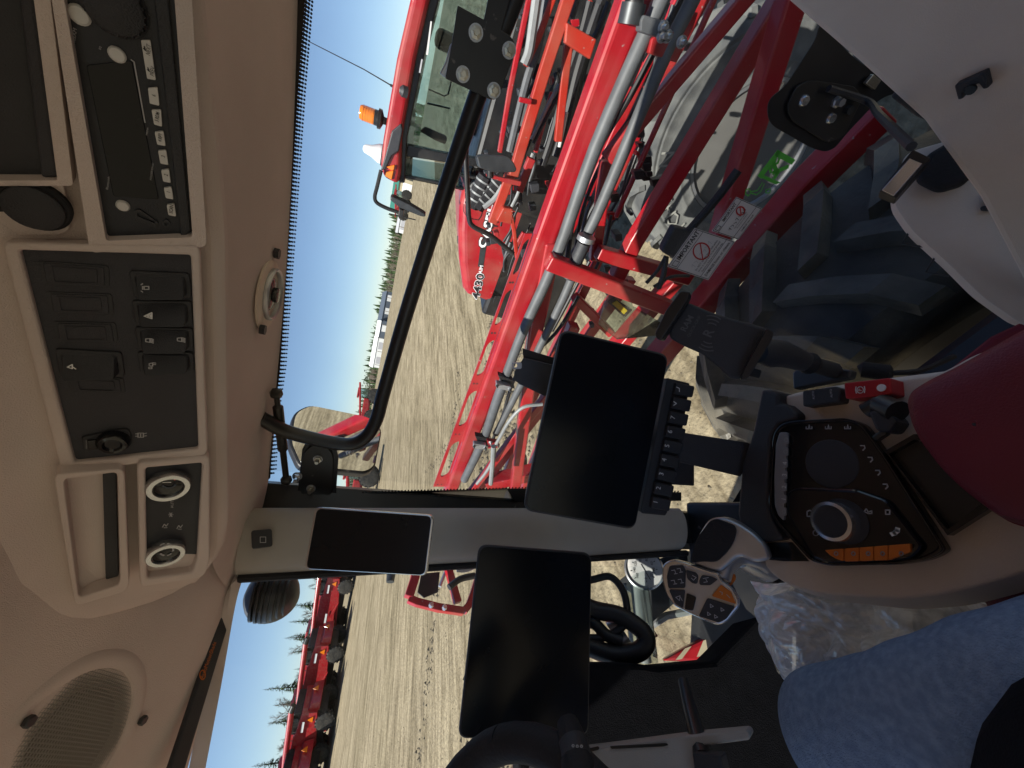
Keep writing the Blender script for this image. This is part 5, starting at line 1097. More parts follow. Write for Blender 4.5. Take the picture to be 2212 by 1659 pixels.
MB().tube([at((1400,1355),1.65), at((1440,1330),1.65), at((1500,1318),1.66)], .012, 8).build('bracket_edge', 'grey_hose', HB)
MB().tube([at((1400,1352),1.60), at((1415,1378),1.60)], .012, 8).build('valve_lever', 'black_paint', HB)

# ------------------------------------------------------------------ own mirror and work light
pmr = PL(at((730,950), 1.65), V((-.12,-.95,-.26)))
MIR = thing('door_mirror', 'rounded wing mirror outside the front corner of the window', 'mirror', pmr.at((730,950)))
mo = rpoly([(624,955),(634,890),(668,872),(800,899),(828,924),(812,1010),(792,1022),(648,1008)], 16, 4); mc = V((725,950))
MB().pprism(pmr, mo, -.05, -.002).build('mirror_shell', 'black_paint', MIR, .012, 3)
MB().pprism(pmr, [tuple(V(q).lerp(mc,.05)) for q in mo], -.001, .001).build('mirror_glass', 'mirror', MIR)
MB().tube([pmr.at((700,960),-.05), pmr.at((640,1040),-.15), V((.62,1.1,.25))], .014, 10).build('mirror_arm', 'black_paint', MIR)
wl = at((588,1283), 1.35); WL = thing('work_light', 'round finned black work light at the top of the pillar', 'work light', wl)
ax = V((-.15,.98,-.05)).normalized(); wr = 47/FPX*1.35*.86
MB().lathe(wl, ax, [(.001,-wr*.9),(wr*.55,-wr*.75),(wr*.9,-wr*.35),(wr,.0),(wr,wr*.35),(wr*.92,wr*.45),(.001,wr*.45)], 32).build('light_housing', 'dark_steel', WL)
for k in range(7): h = -.62+.16*k; r_ = wr*math.sqrt(max(.05,1-(h*1.0)**2))*1.05; MB().lathe(wl+V((0,0,wr*(h+.12)*1.15)), (0,0,1), [(r_*.6,-.003),(r_,-.003),(r_,.003),(r_*.6,.003)], 28).build('cooling_fin', 'black_paint', WL)
MB().tube([wl+V((.06,-.02,.06)), wl+V((.10,-.10,.16))], .014, 10).build('light_bracket', 'black_paint', WL)

# ------------------------------------------------------------------ neighbouring sprayer
NX = 4.15
NB = thing('parked_sprayer', 'red sprayer parked close alongside with amber beacon on its cab', 'sprayer', (5.0,1.2,-3.35))
n1 = lambda x, y: (823+x*.1984, y*.1984); n2 = lambda x, y: (823+x*.1984, 329.2+y*.1984)
PN = PL((NX,0,0), (1,0,0)); away = V((1.7,0,0))
def nside(px, name, m, X0=NX, wid=1.7, bev=.05, seg=3): return MB().prism([onx(p, X0) for p in px], (wid,0,0)).build(name, m, NB, bev, seg)
roof = nside([(960,-330),(905,-320),(886,0),(857,127),(827,305),(822,360),(829,385),(860,400),(866,375),(868,298),(898,127),(928,0),(985,-300)], 'cab_roof', 'red_paint', NX-.12, 1.95, .045, 4)
nside([(925,0),(895,127),(864,300),(862,395),(874,396),(879,300),(915,127),(948,0),(1000,-300),(978,-300)], 'roof_gutter', 'black_paint', NX-.05, 1.8, .01)
# cab frame: posts and glass
def npost(px, nm='cab_post', m='black_paint', X0=NX, wid=.09): return MB().prism([onx(p, X0) for p in px], (wid,0,0)).build(nm, m, NB, .01)
for X0 in (NX, NX+1.6):
    npost([n1(290,1580),n1(270,1659),n2(230,20),n2(245,40),n2(1160,180),n2(1170,90),n1(640,1659)], X0=X0)
    npost([n2(205,240),n2(195,270),n2(600,345),n2(900,410),n2(905,395),n2(620,320)], X0=X0, wid=.05)
npost([n2(830,230),n2(830,262),n2(1100,310),n2(1110,275)]); npost([n1(800,-200),n1(900,-190),n1(1500,-150),n1(1500,-260)])
cabw = onx(n2(1100,300), NX); sd_ = [(878,-40),(935,-30),(880,300),(868,392),(1000,413),(1040,300),(1110,-30)]
MB().prism([onx(p, NX+.04) for p in ((940,-60),(896,160),(876,330),(1004,350),(1030,200),(1090,-40))], (.008,0,0)).build('door_glass', 'tinted_glass', NB)
MB().prism([onx(p, NX+1.62) for p in ((940,-60),(896,160),(876,330),(1004,350),(1030,200),(1090,-40))], (.008,0,0)).build('far_glass', 'glass', NB)
fa, fb = onx(n2(215,262), NX+.05), onx(n2(900,405), NX+.05)
MB().prism([fa, fb, fb+V((1.55,.1,0)), fa+V((1.55,.1,0))], (0,.008,0)).build('front_glass', 'tinted_glass', NB)
qa, qb = onx(n2(240,60), NX+.03), onx(n2(1150,190), NX+.03)
MB().prism([qa, fa, fb, qb], (.008,0,0)).build('quarter_glass', 'tinted_glass', NB)
b = MB(); fl = onx((1040,250), NX); b.box((NX+.05,-.7,fl.z-.9), (NX+1.65,qb.y+.3,fl.z-.05)); b.build('cab_base', 'black_paint', NB, .04)
b = MB(); b.box((NX+.55,.15,-.62), (NX+1.1,.75,-.50)); b.build('cab_seat', 'dark_plastic', NB, .04); b = MB(); b.box((NX+.55,.05,-.55), (NX+1.1,.2,.02)); b.build('cab_seat_back', 'dark_plastic', NB, .05)
MB().pprism(PL((NX+.8,0,0),(1,0,0)), rpoly([n1(420,1430),n1(480,1380),n1(710,1480),n1(720,1520),n1(700,1575),n1(590,1530)], 4), -.03, 0).build('inner_mirror', 'dark_steel', NB, .008)
for q in ([(500,1135),(750,1190),(755,1175),(505,1115)], [(520,980),(690,1055),(740,1030),(775,880),(760,880),(725,1020),(690,1040),(525,970)]): MB().pprism(PL((NX+1.3,0,0),(1,0,0)), [n1(*p) for p in q], -.03, 0).build('cab_rail', 'black_paint', NB)
MB().pprism(PN.off(.10), rpoly([n1(540,228),n1(555,235),n1(512,600),n1(490,595)], 1.5), 0, .01).build('roof_strip', 'white_key', NB)
MB().pprism(PN.off(.10), rpoly([n1(440,640),n1(455,645),n1(430,795),n1(412,790)], 1.5), 0, .01).build('roof_strip', 'grey_print', NB)
# beacon, dome, lamps and aerial
t4 = zt(1,0)
def up_at(p, X): return onx(p, X)
bc = up_at(t4(812,775), NX-.05); k_ = bc.length/FPX
BEC = MB().lathe(bc+V((0,0,.055)), (0,0,1), [(.058,0),(.060,.02),(.058,.10),(.050,.118),(.001,.122)], 20).build('beacon_lens', 'amber', NB)
MB().lathe(bc, (0,0,1), [(.025,-.06),(.03,-.02),(.075,.0),(.078,.025),(.06,.03),(.06,.056)], 20).build('beacon_base', 'black_paint', NB)
for j in range(5): MB().lathe(bc+V((0,0,.065+.02*j)), (0,0,1), [(.0605,0),(.0605,.004)], 20).build('lens_ring', 'amber', BEC)
MB().tube([bc+V((0,0,-.04)), onx(t4(850,810),NX-.05), onx(t4(930,850),NX-.05)], .018, 8).build('beacon_bracket', 'black_paint', NB)
gd = up_at(t4(815,1000), NX+.1)
MB().lathe(gd, (0,0,1), [(.085,0),(.08,.03),(.05,.09),(.035,.15),(.02,.165),(.001,.168)], 20).build('receiver_dome', 'shop_white', NB)
MB().lathe(gd, (0,0,1), [(.09,-.14),(.095,-.08),(.095,.0)], 18).build('receiver_base', 'dark_plastic', NB)
MB().pprism(PN.off(.14), [t4(880,850),t4(940,800),t4(950,840),t4(925,980),t4(880,1010),t4(840,1100),t4(808,1105),t4(840,1000)], -.04, .0).build('roof_bracket', 'dark_plastic', NB, .01)
MB().pprism(PN.off(.13), [t4(845,1080),t4(900,1068),t4(895,1100),t4(880,1105)], -.02, .01).build('amber_lamp', 'amber', NB, .006)
MB().pprism(PN.off(.13), [t4(838,1115),t4(893,1105),t4(880,1165),t4(835,1140)], -.02, .008).build('amber_lamp', 'amber', NB, .006)
MB().tube([onx(t4(345,270),NX), onx(t4(700,450),NX), onx(t4(870,550),NX)], [.003,.004,.005], 6).build('aerial_whip', 'black_paint', NB)
MB().tube([onx(t4(870,550),NX), onx(t4(930,585),NX)], [.010,.012], 8).build('aerial_spring', 'black_paint', NB)
MB().lathe(onx(t4(958,590),NX-.1), (-.4,0,.9), [(.05,-.02),(.045,.02),(.02,.04)], 16).build('aerial_base', 'dark_plastic', NB)
MB().tube(catmull([onx(p, NX-.15) for p in (t4(810,1105),t4(785,1210),t4(770,1275),t4(785,1315),t4(850,1350),t4(930,1378))], 5), .018, 8).build('mirror_bracket', 'black_paint', NB)
MB().pprism(PN.off(.35), rpoly([t4(872,1268),t4(890,1268),t4(1000,1320),t4(1098,1380),t4(1100,1398),t4(1075,1398),t4(940,1345),t4(870,1290)], 4), -.05, .03).build('front_mirror', 'dark_steel', NB, .012)
MB().pprism(PN.off(.36), [t4(930,1345),t4(960,1355),t4(955,1395),t4(925,1390)], -.04, .04).build('mirror_clamp', 'black_paint', NB, .004)
MB().tube([onx(t4(862,1385),NX-.3), onx(t4(930,1400),NX-.3), onx(t4(1035,1425),NX-.3)], .006, 6).build('mirror_wire', 'black_paint', NB)
# hood with lettering
HX = 4.35; PHD = PL((HX,0,0), (1,0,0))
hd = [(1003,398),(993,440),(990,500),(992,567),(1000,627),(1010,640),(1069,660),(1130,690),(1230,560),(1260,380),(1120,360)]
nside(hd, 'hood', 'red_paint', HX, 1.35, .10, 5)
MB().pprism(PHD, rpoly([n2(1240,1560),n2(1310,1555),n2(1300,1650),n2(1215,1640)], 3), -.02, .012).build('hood_vent', 'black_paint', NB, .004)
MB().pprism(PHD, [n2(1055,1240),n2(1110,1255),n2(1150,1000),n2(1180,900),n2(1140,890),n2(1085,1000)], 0, .004).build('hood_stripe', 'dark_steel', NB)
text_mb('4430', PHD.off(.008), n2(1060,1460), 15.5, 'black_print', NB, dirv=(.22,-1), bold=.025, sx=1.25)
text_mb('4430', PHD.off(.005), n2(1060,1460), 15.8, 'white_print', NB, dirv=(.22,-1), bold=.06, sx=1.25)
text_mb('CASE', PHD.off(.008), n2(1150,860), 17, 'white_print', NB, dirv=(.28,-1), bold=.035, sx=1.35)
text_mb('CASE', PHD.off(.005), n2(1150,860), 17, 'black_print', NB, dirv=(.28,-1), bold=.09, sx=1.35)
text_mb('IH', PHD.off(.008), n2(1212,620), 17, 'white_print', NB, dirv=(.28,-1), bold=.035, sx=1.35)
text_mb('PATRIOT', PHD.off(.008), n2(1255,745), 10, 'black_print', NB, dirv=(.2,-1), bold=.02, sx=1.5)
text_mb('AIM', PHD.off(.008), n2(1090,1275), 7.5, 'white_print', NB, dirv=(.2,-1), bold=.02)
stroke(MB(), PHD, [n2(*p) for p in ((905,560),(900,640),(930,690),(1000,725),(1060,735),(1090,690),(1110,620))], .008, .004).build('panel_seam', 'black_paint', NB)
for p in ((860,600),(845,960)): MB().pprism(PL((HX+.3,0,0),(1,0,0)), rpoly([n2(p[0]-15,p[1]-40),n2(p[0]+12,p[1]-40),n2(p[0]+10,p[1]+40),n2(p[0]-12,p[1]+40)], 2), -.05, 0).build('hood_handle', 'black_paint', NB, .01)
# body below, dark
b = MB(); b.box((NX+.2,-2.4,-2.1), (NX+1.5,2.6,-1.15)); b.build('chassis', 'black_paint', NB, .05)
nw = onx((1588,316), 3.42)
TY, tu, tw = tyre(NB, nw, (1,0,0), .93, .46, .47, 'tyre_dusty', 'wheel_rim_grey', 22, .05)
PTY = PL((nw.x-.232,0,0), (1,0,0))
def arc_text(s, c, r, a0, size, parent, m='tyre_letter', da=None, flip=False):
    n = len(s)
    for i, ch in enumerate(s):
        a = a0+(i-(n-1)/2)*da; q = c+V((0, -math.sin(a)*r, math.cos(a)*r))
        cu = bpy.data.curves.new('l', 'FONT'); cu.body = ch; cu.align_x = 'CENTER'; cu.align_y = 'CENTER'; cu.resolution_u = 1; ob = bpy.data.objects.new('l', cu); me = bpy.data.meshes.new_from_object(ob); bpy.data.objects.remove(ob)
        ax_ = V((0,-math.cos(a),-math.sin(a))); up_ = V((0,-math.sin(a),math.cos(a)))
        MB().add([q+V((-.012,0,0))+ax_*v.co.x*size*1.1+up_*v.co.y*size for v in me.vertices], [list(f.vertices) for f in me.polygons]).build('sidewall_letter', m, parent); bpy.data.meshes.remove(me)
arc_text('MICHELIN', V((nw.x-.232, nw.y, nw.z)), .70, math.radians(-52), .15, TY, da=.15)
arc_text('TIB', V((nw.x-.232, nw.y, nw.z)), .70, math.radians(50), .15, TY, da=.13)
# neighbour's folded boom
NBX = 2.95
NBM = thing('spray_boom', 'orange red folded boom of the neighbouring sprayer with tangled hoses', 'spray boom', (NBX,1.0,-2.6))
n3 = lambda x, y: (1097+x*.1984, y*.1984)
for path, X, w_, m_ in (([n3(720,-200),n3(630,60),n3(390,800),n3(150,1590),n3(60,1900),n2(1400,250),n2(1210,760)], NBX, 27, 'orange_red_paint'), ([n3(290,-200),n3(220,40),n3(110,560),n3(20,1000),n3(-90,1659)], NBX+.3, 13, 'red_paint'), ([n3(500,-40),n3(330,420),n3(190,720)], NBX+.2, 14, 'orange_red_paint'),
    ([n3(660,480),n3(600,1000),n3(545,1540)], NBX+.05, 18, 'orange_red_paint'), ([n2(1400,600),n2(1450,860),n2(1480,1150)], NBX+.05, 9, 'orange_red_paint'), ([n3(120,1080),n3(260,1110)], NBX-.05, 12, 'red_paint'),
    ([n3(480,1000),n3(300,1660)], NBX+.4, 10, 'red_paint'), ([n3(900,0),n3(820,340)], NBX+.5, 10, 'orange_red_paint'), ([n2(1500,420),n2(1640,60)], NBX+.3, 16, 'red_paint'), ([n2(1560,870),n2(1470,1020)], NBX+.3, 9, 'red_paint'), ([n3(0,-100),n3(-60,330)], NBX+.35, 20, 'red_paint')):
    beam(path, X, w_, 'boom_tube', m_, NBM, bev=.008)
MB().pprism(PL((NBX-.06,0,0),(1,0,0)), [n3(640,240),n3(970,430),n3(900,650),n3(620,470)], -.06, 0).build('cross_plate', 'orange_red_paint', NBM, .008)
MB().pprism(PL((NBX-.1,0,0),(1,0,0)), rpoly([n2(1140,240),n2(1530,320),n2(1515,370),n2(1380,340),n2(1150,265)], 2), -.03, 0).build('hinge_plate', 'red_paint', NBM, .004)
MB().pprism(PL((NBX-.1,0,0),(1,0,0)), [n2(1330,600),n2(1440,620),n2(1430,790),n2(1250,750)], -.06, 0).build('end_plate', 'orange_red_paint', NBM, .01)
for pts, X, r, m_ in (([n3(320,-60),n3(270,300),n3(230,560),n3(180,700)], NBX+.15, .030, 'grey_hose'), ([n3(430,-60),n3(330,500),n3(200,900),n3(20,1650)], NBX+.25, .028, 'steel'), ([n3(560,920),n3(420,1180),n3(260,1520)], NBX+.1, .012, 'grey_hose'), ([n3(590,960),n3(450,1220),n3(280,1560)], NBX+.1, .012, 'hose'), ([n3(760,-30),n3(690,200)], NBX+.1, .02, 'dark_steel'),
    ([n3(900,20),n3(800,400),n3(640,900),n3(480,1500),n3(380,1800)], NBX+.35, .03, 'hose'), ([n3(1000,60),n3(900,350),n3(760,800),n3(640,1300),n3(520,1700)], NBX+.3, .035, 'hose'), ([n3(1100,30),n3(960,380),n3(860,420)], NBX+.2, .02, 'hose'), ([n3(640,1220),n3(600,1420),n3(560,1600)], NBX+.1, .012, 'white_key'), ([n3(1050,-40),n3(840,560),n3(700,1100),n3(560,1659)], NBX+.5, .05, 'black_paint'), ([n3(380,500),n3(260,1000),n3(100,1700)], NBX+.55, .05, 'black_paint')):
    hosepath(pts, X, r, 'hose', m_, NBM)
rnd = random.Random(5)
for k in range(70):
    f = rnd.random(); q = V(n3(300,-150)).lerp(V(n2(1250,1150)), f)+V((rnd.gauss(35,45), rnd.gauss(0,30))); s_ = rnd.uniform(4, 11); X_ = NBX+rnd.uniform(.45, 1.0)
    MB().pprism(PL((X_,0,0),(1,0,0)), rpoly([(q.x-s_,q.y-s_*.8),(q.x+s_*.9,q.y-s_),(q.x+s_,q.y+s_*.7),(q.x-s_*.7,q.y+s_)], 2.5), -rnd.uniform(.04,.12), 0).build('boom_fitting', rnd.choice(['black_paint','black_paint','dark_steel','dark_plastic','red_paint']), NBM, .008)
for k in range(26):
    f = rnd.random(); q = V(n3(420,-150)).lerp(V(n2(1350,1150)), f)+V((rnd.gauss(30,40), 0)); L_ = rnd.uniform(50,130); d_ = V((-.36+rnd.uniform(-.15,.15),1)).normalized()
    pts = [tuple(q+d_*L_*t+V((rnd.uniform(-7,7), rnd.uniform(-7,7)))) for t in (0,.35,.7,1)]
    hosepath(pts, NBX+rnd.uniform(.3,.9), rnd.uniform(.008,.02), 'hose', rnd.choice(['hose','hose','hose','grey_hose','dark_steel']), NBM)
# corrugated black hoses and mirror in front of the hood
for pts, r in (([n2(1140,260),n2(1060,420),n2(985,590)], .055), ([n2(1290,290),n2(1160,430),n2(1040,590)], .060)): 
    h_ = hosepath(pts, NBX+.05, r, 'wrapped_hose', 'rubber', NBM)
    for t in (.15,.35,.55,.75): p = V(pts[0]).lerp(V(pts[2]), t); P_ = onx(tuple(p), NBX+.05); d_ = (onx(pts[2],NBX+.05)-onx(pts[0],NBX+.05)).normalized(); MB().tube([P_-d_*.006, P_+d_*.006], r*1.05, 12).build('hose_tie', 'grey_hose', h_)
hosepath([n2(1330,360),n2(1240,500),n2(1120,600)], NBX, .022, 'hose', 'grey_hose', NBM)
NM = thing('wing_mirror', 'grey wing mirror on a bent black arm before the red hood', 'mirror', onx(n2(1240,120), 2.5))
MB().pprism(PL((2.5,0,0),(1,.2,0)), rpoly([n2(1030,40),n2(1080,20),n2(1370,40),n2(1430,110),n2(1460,180),n2(1440,210),n2(1200,210),n2(1060,160)], 6), -.05, .05).build('mirror_shell', 'dark_steel', NM, .02, 3)
MB().tube(catmull([onx(n2(925,-40),2.5), onx(n2(925,120),2.5), onx(n2(945,480),2.5), onx(n2(960,720),2.5), onx(n2(1010,810),2.5), onx(n2(1200,910),2.5), onx(n2(1440,1105),2.5)], 6), .016, 10).build('mirror_arm', 'black_paint', NM)
MB().tube([onx(n2(1190,160),2.44), onx(n2(1190,270),2.44)], .02, 10).build('mirror_pivot', 'black_paint', NM)

# ------------------------------------------------------------------ combines in a row
def make_combine():
    R = thing('combine_harvester', 'x', 'combine', (0,0,0), local=True); P = lambda b, n, m, par=R, bev=0, seg=2: b.build(n, m, par, bev, seg, world=False)
    # local axes: +x = forward (front), y = side facing the viewer is -y, z up
    def sideprism(pts, y0, y1): return MB().prism([V((x, -y0, z)) for x, z in pts], (0, y0-y1, 0))
    P(sideprism([(-4.2,1.5),(-4.2,2.7),(-2.4,2.9),(-2.2,3.05),(1.6,3.1),(2.2,2.6),(2.3,1.7),(1.2,1.2),(-.6,1.35),(1.8,1.0),(-3.2,1.3)], -1.5, 1.5), 'body', 'red_paint', R, .12, 3)
    sp = P(sideprism([(-1.7,1.15),(1.8,2.75),(.4,2.95),(1.5,2.8),(1.7,1.9),(1.0,1.35),(-.5,1.45)], -1.62, -1.48), 'side_panel', 'red_paint', R, .05)
    P(sideprism([(-4.1,2.7),(-4.1,3.3),(-2.3,3.35),(-2.2,2.9)], -1.3, 1.3), 'engine_deck', 'black_paint', R, .06)
    P(sideprism([(-2.0,3.05),(1.7,3.1),(2.0,3.7),(-2.2,3.6)], 1.4, 1.4), 'grain_tank', 'red_paint', R, .05)
    P(MB().tube([V((2.0,1.72,3.15)), V((-1.0,1.78,3.35)), V((-4.9,1.8,3.5))], .22, 14), 'unloading_auger', 'red_paint')
    P(MB().tube([V((-4.8,1.8,3.5)), V((-5.3,1.8,3.4))], [.26,.2], 12), 'auger_boot', 'black_paint')
    P(sideprism([(1.9,1.9),(1.9,3.55),(2.2,3.75),(3.5,3.7),(3.75,2.9),(3.4,1.8)], -.95, .95), 'cab_glass', 'tinted_glass', R, .06)
    P(sideprism([(1.75,3.66),(1.8,3.9),(3.6,3.88),(3.75,3.7)], -1.05, 1.05), 'cab_roof', 'red_paint', R, .05)
    P(sideprism([(2.6,.7),(2.2,1.7),(3.2,1.9),(5.0,.9),(5.0,.3),(4.2,.4)], -.7, .7), 'feeder_house', 'red_paint', R, .05)
    P(sideprism([(-4.9,1.35),(-4.75,2.1),(-4.1,2.3),(-4.1,1.35)], -1.2, 1.2), 'straw_chopper', 'red_paint', R, .05)
    P(sideprism([(-3.9,.7),(-3.9,1.5),(2.4,1.6),(2.4,.7)], -1.1, 1.1), 'undercarriage', 'black_paint', R, .05)
    for y in (-1.95, -1.25, 1.25, 1.95): wheel_simple(R, V((2.0, y, 1.0)), 1.0, .55, .52)
    for y in (-1.35, 1.35): wheel_simple(R, V((-3.3, y, .78)), .78, .55, .42)
    P(MB().prism([V((-4.95,-.5,1.75)), V((-4.95,0.1,1.75)), V((-4.90,-.2,2.2))], (-.03,0,0)), 'warning_triangle', 'amber')
    P(MB().prism([V((-3.9,1.53,1.75)), V((-3.4,1.53,1.75)), V((-3.65,1.53,2.2))], (0,.03,0)), 'side_triangle', 'amber')
    for x0, x1, z in ((-.5,.5,2.1),(-3.6,-2.7,2.35)): P(MB().prism([V((x0,1.64,z)),V((x1,1.64,z)),V((x1,1.64,z+.18)),V((x0,1.64,z+.18))], (0,.01,0)), 'name_plate', 'shop_white')
    P(MB().tube([V((-3.6,1.4,2.9)), V((-3.6,1.4,3.6))], .16, 10), 'exhaust_stack', 'dark_steel')
    P(MB().tube([V((-2.6,1.45,2.9)), V((-2.6,1.45,3.35)), V((-1.9,1.45,3.35)), V((-1.9,1.45,2.95))], .04, 6), 'guard_rail', 'grey_hose')
    return R
def wheel_simple(R, c, r, w, rim):
    T = MB().lathe(c, (0,1,0), [(rim,-w/2),(r*.85,-w/2),(r-.03,-w*.4),(r-.03,w*.4),(r*.85,w/2),(rim,w/2)], 28).build('wheel_tyre', 'tyre', R, world=False)
    b = MB()
    for s in (-1, 1):
        for k in range(16):
            a = 2*math.pi*(k+.5*(s > 0))/16; e = .07; q = []
            for t, da in ((0,0),(1,.2)):
                for d, rr in ((-e,r-.05),(-e,r+.03),(e,r+.03),(e,r-.05)): q.append(c+V((math.cos(a+da+d)*rr, s*w*.5*t, math.sin(a+da+d)*rr)))
            b.add(q, [[0,1,2,3],[4,5,6,7],[0,1,5,4],[1,2,6,5],[2,3,7,6]])
    b.build('tread', 'tyre', T, world=False)
    MB().lathe(c, (0,1,0), [(rim,-w*.42),(rim*.85,-w*.3),(rim*.4,-w*.15),(.001,-w*.15)], 20).build('wheel_rim', 'rim_paint', R, world=False)
    MB().lathe(c, (0,1,0), [(rim,w*.42),(rim*.85,w*.3),(rim*.4,w*.15),(.001,w*.15)], 20).build('wheel_rim', 'rim_paint', R, world=False)
CMB = make_combine(); first = True
def place(root, p, dist, heading, label, group, proto):
    global first
    o = root if proto else copy_tree(root); d = ray(*p); hd_ = V((d.x, d.y, 0)).normalized()*dist
    o.location = (hd_.x, hd_.y, gh(hd_.x, hd_.y)-.02); o.rotation_euler = (0,0,math.radians(heading)); o['label'] = label; o['group'] = group; return o
lab = ['red combine harvester nearest the front pillar in the far row', 'red combine harvester second from the front pillar in the far row', 'red combine harvester third from the front pillar in the far row', 'red combine harvester at the far end of the row by the frame edge', 'red combine harvester partly hidden behind the pillar and tablet']
for k, (p, dist) in enumerate((((720,1315),53), ((700,1462),51), ((690,1605),50), ((680,1745),50), ((790,1160),56))): place(CMB, p, dist, 130, lab[k], 'combines parked in a row across the field', k == 0)

# ------------------------------------------------------------------ trees
def make_spruce(seed, h, label):
    rnd = random.Random(seed); R = thing('spruce_tree', label, 'tree', (0,0,0), 'spruces behind the combines', True)
    MB().tube([V((0,0,0)), V((.02,0,h*.5)), V((0,0,h))], [h*.018,h*.012,.01], 6).build('trunk', 'bark', R, world=False)
    b = MB(); n = int(26+h*1.5)
    for i in range(n):
        t = i/n; z = h*(.06+.93*t); rad = h*.19*(1-t)**.85*rnd.uniform(.75,1.2)+.08
        m_ = max(4, int(11*(1-t)+4))
        for k in range(m_):
            a = rnd.random()*6.283; r = rad*rnd.uniform(.7,1.15); dr = r*rnd.uniform(.25,.5); c = V((math.cos(a)*r, math.sin(a)*r, z-dr)); base = V((0,0,z+rnd.uniform(-.1,.1)*h*.1)); s = V((-math.sin(a), math.cos(a), 0))*r*.22; mid = base.lerp(c,.6)+V((0,0,.03*h*rnd.random()*.3))
            b.add([base, mid+s, c, mid-s], [[0,1,2,3]])
            for q in range(3): f = rnd.uniform(.3,1); p = base.lerp(c, f); ss = V((rnd.uniform(-1,1), rnd.uniform(-1,1), rnd.uniform(-1,.2)))*r*.28; b.add([p, p+ss, p+ss*.6+s*.7], [[0,1,2]])
    b.build('crown', 'needles', R, world=False); return R
def make_bare(seed, h, label):
    rnd = random.Random(seed); R = thing('bare_tree', label, 'tree', (0,0,0), 'leafless trees behind the combines', True)
    MB().tube([V((0,0,0)), V((.1,0,h*.5)), V((0,.1,h*.8))], [h*.02,h*.013,h*.004], 6).build('trunk', 'bark', R, world=False)
    b = MB()
    def br(p, d, L, r, dep):
        q = p+d*L; b.tube([p, q], [r, r*.6], 3, False)
        if dep:
            for _ in range(4): br(p.lerp(q, rnd.uniform(.4,1)), (d+V((rnd.uniform(-.7,.7), rnd.uniform(-.7,.7), rnd.uniform(-.1,.6)))).normalized(), L*.62, r*.6, dep-1)
    for k in range(9): br(V((.05,0,h*rnd.uniform(.25,.8))), V((rnd.uniform(-1,1), rnd.uniform(-1,1), rnd.uniform(.6,1.4))).normalized(), h*.22, h*.006, 3)
    b.build('crown', 'bare_twig', R, world=False); return R
SPR = [make_spruce(s, h, '') for s, h in ((1,9.5),(2,8.0),(3,11.0))]; BAR_ = [make_bare(s, h, '') for s, h in ((4,8.5),(5,7.5))]
used = set(); rnd = random.Random(21)
def put_tree(proto, az, dist, sc, label, rot=0):
    o = proto if proto.name not in used else copy_tree(proto); used.add(proto.name); x, y = dist*math.sin(math.radians(az)), dist*math.cos(math.radians(az))
    o.location = (x, y, gh(x, y)-.1); o.scale = (sc*rnd.uniform(.85,1.1), sc*rnd.uniform(.85,1.1), sc); o.rotation_euler = (0,0,rnd.random()*6.28); o['label'] = label; return o
az = -6.0; k = 0
while az < 25:
    if k % 4 == 3: put_tree(BAR_[(k//4) % 2], az, rnd.uniform(78,90), rnd.uniform(.55,.75), 'leafless pale tree among the spruces behind the combines')
    else: put_tree(SPR[(k - (k+1)//4) % 3], az, rnd.uniform(76,90), rnd.uniform(.5,.85), 'dark spruce in the line behind the combines')
    az += rnd.uniform(.55, 1.0); k += 1
# the distant wood reads as one mass
def far_wood():
    b = MB(); rnd = random.Random(8)
    for _ in range(1500):
        a = math.radians(rnd.uniform(22, 82)); d = rnd.uniform(300, 360); x, y = d*math.sin(a), d*math.cos(a); z = gh(x, y); h = rnd.uniform(4, 9)*(1.0 if rnd.random() < .7 else 1.35); r = h*.2
        if rnd.random() < .55:
            for j in range(3):
                z0 = z+h*(.05+.28*j); rr = r*(1-.27*j); n = 6; off = rnd.random(); pts = [V((x+rr*rnd.uniform(.7,1.2)*math.cos(off+1.047*i), y+rr*rnd.uniform(.7,1.2)*math.sin(off+1.047*i), z0)) for i in range(n)]
                b.add(pts+[V((x, y, z0+h*.42))], [[i, (i+1) % n, n] for i in range(n)])
        else:
            for j in range(14):
                p = V((x+rnd.gauss(0,r*.8), y+rnd.gauss(0,r*.8), z+h*rnd.uniform(.1,.8))); s = r*.5; b.add([p, p+V((rnd.uniform(-s,s), rnd.uniform(-s,s), s)), p+V((rnd.uniform(-s,s), rnd.uniform(-s,s), s*.5))], [[0,1,2]])
    o = b.build('woodland', 'needles', None, world=False); o['kind'] = 'stuff'; tag(o, 'dark line of distant mixed woodland along the horizon', 'woodland')
    b = MB()
    for _ in range(500):
        a = math.radians(rnd.uniform(22, 80)); d = rnd.uniform(285, 320); x, y = d*math.sin(a), d*math.cos(a); z = gh(x, y); h = rnd.uniform(4,8)
        for j in range(8): dx_ = rnd.uniform(-1.5,1.5); b.tube([V((x,y,z+h*rnd.uniform(0,.5))), V((x+dx_,y+rnd.uniform(-1,1),z+h*rnd.uniform(.6,1)))], [.10,.03], 3, False)
    o = b.build('bare_thicket', 'bare_twig', None, world=False); o['kind'] = 'stuff'; tag(o, 'pale leafless thicket at the foot of the distant wood', 'thicket')
far_wood()
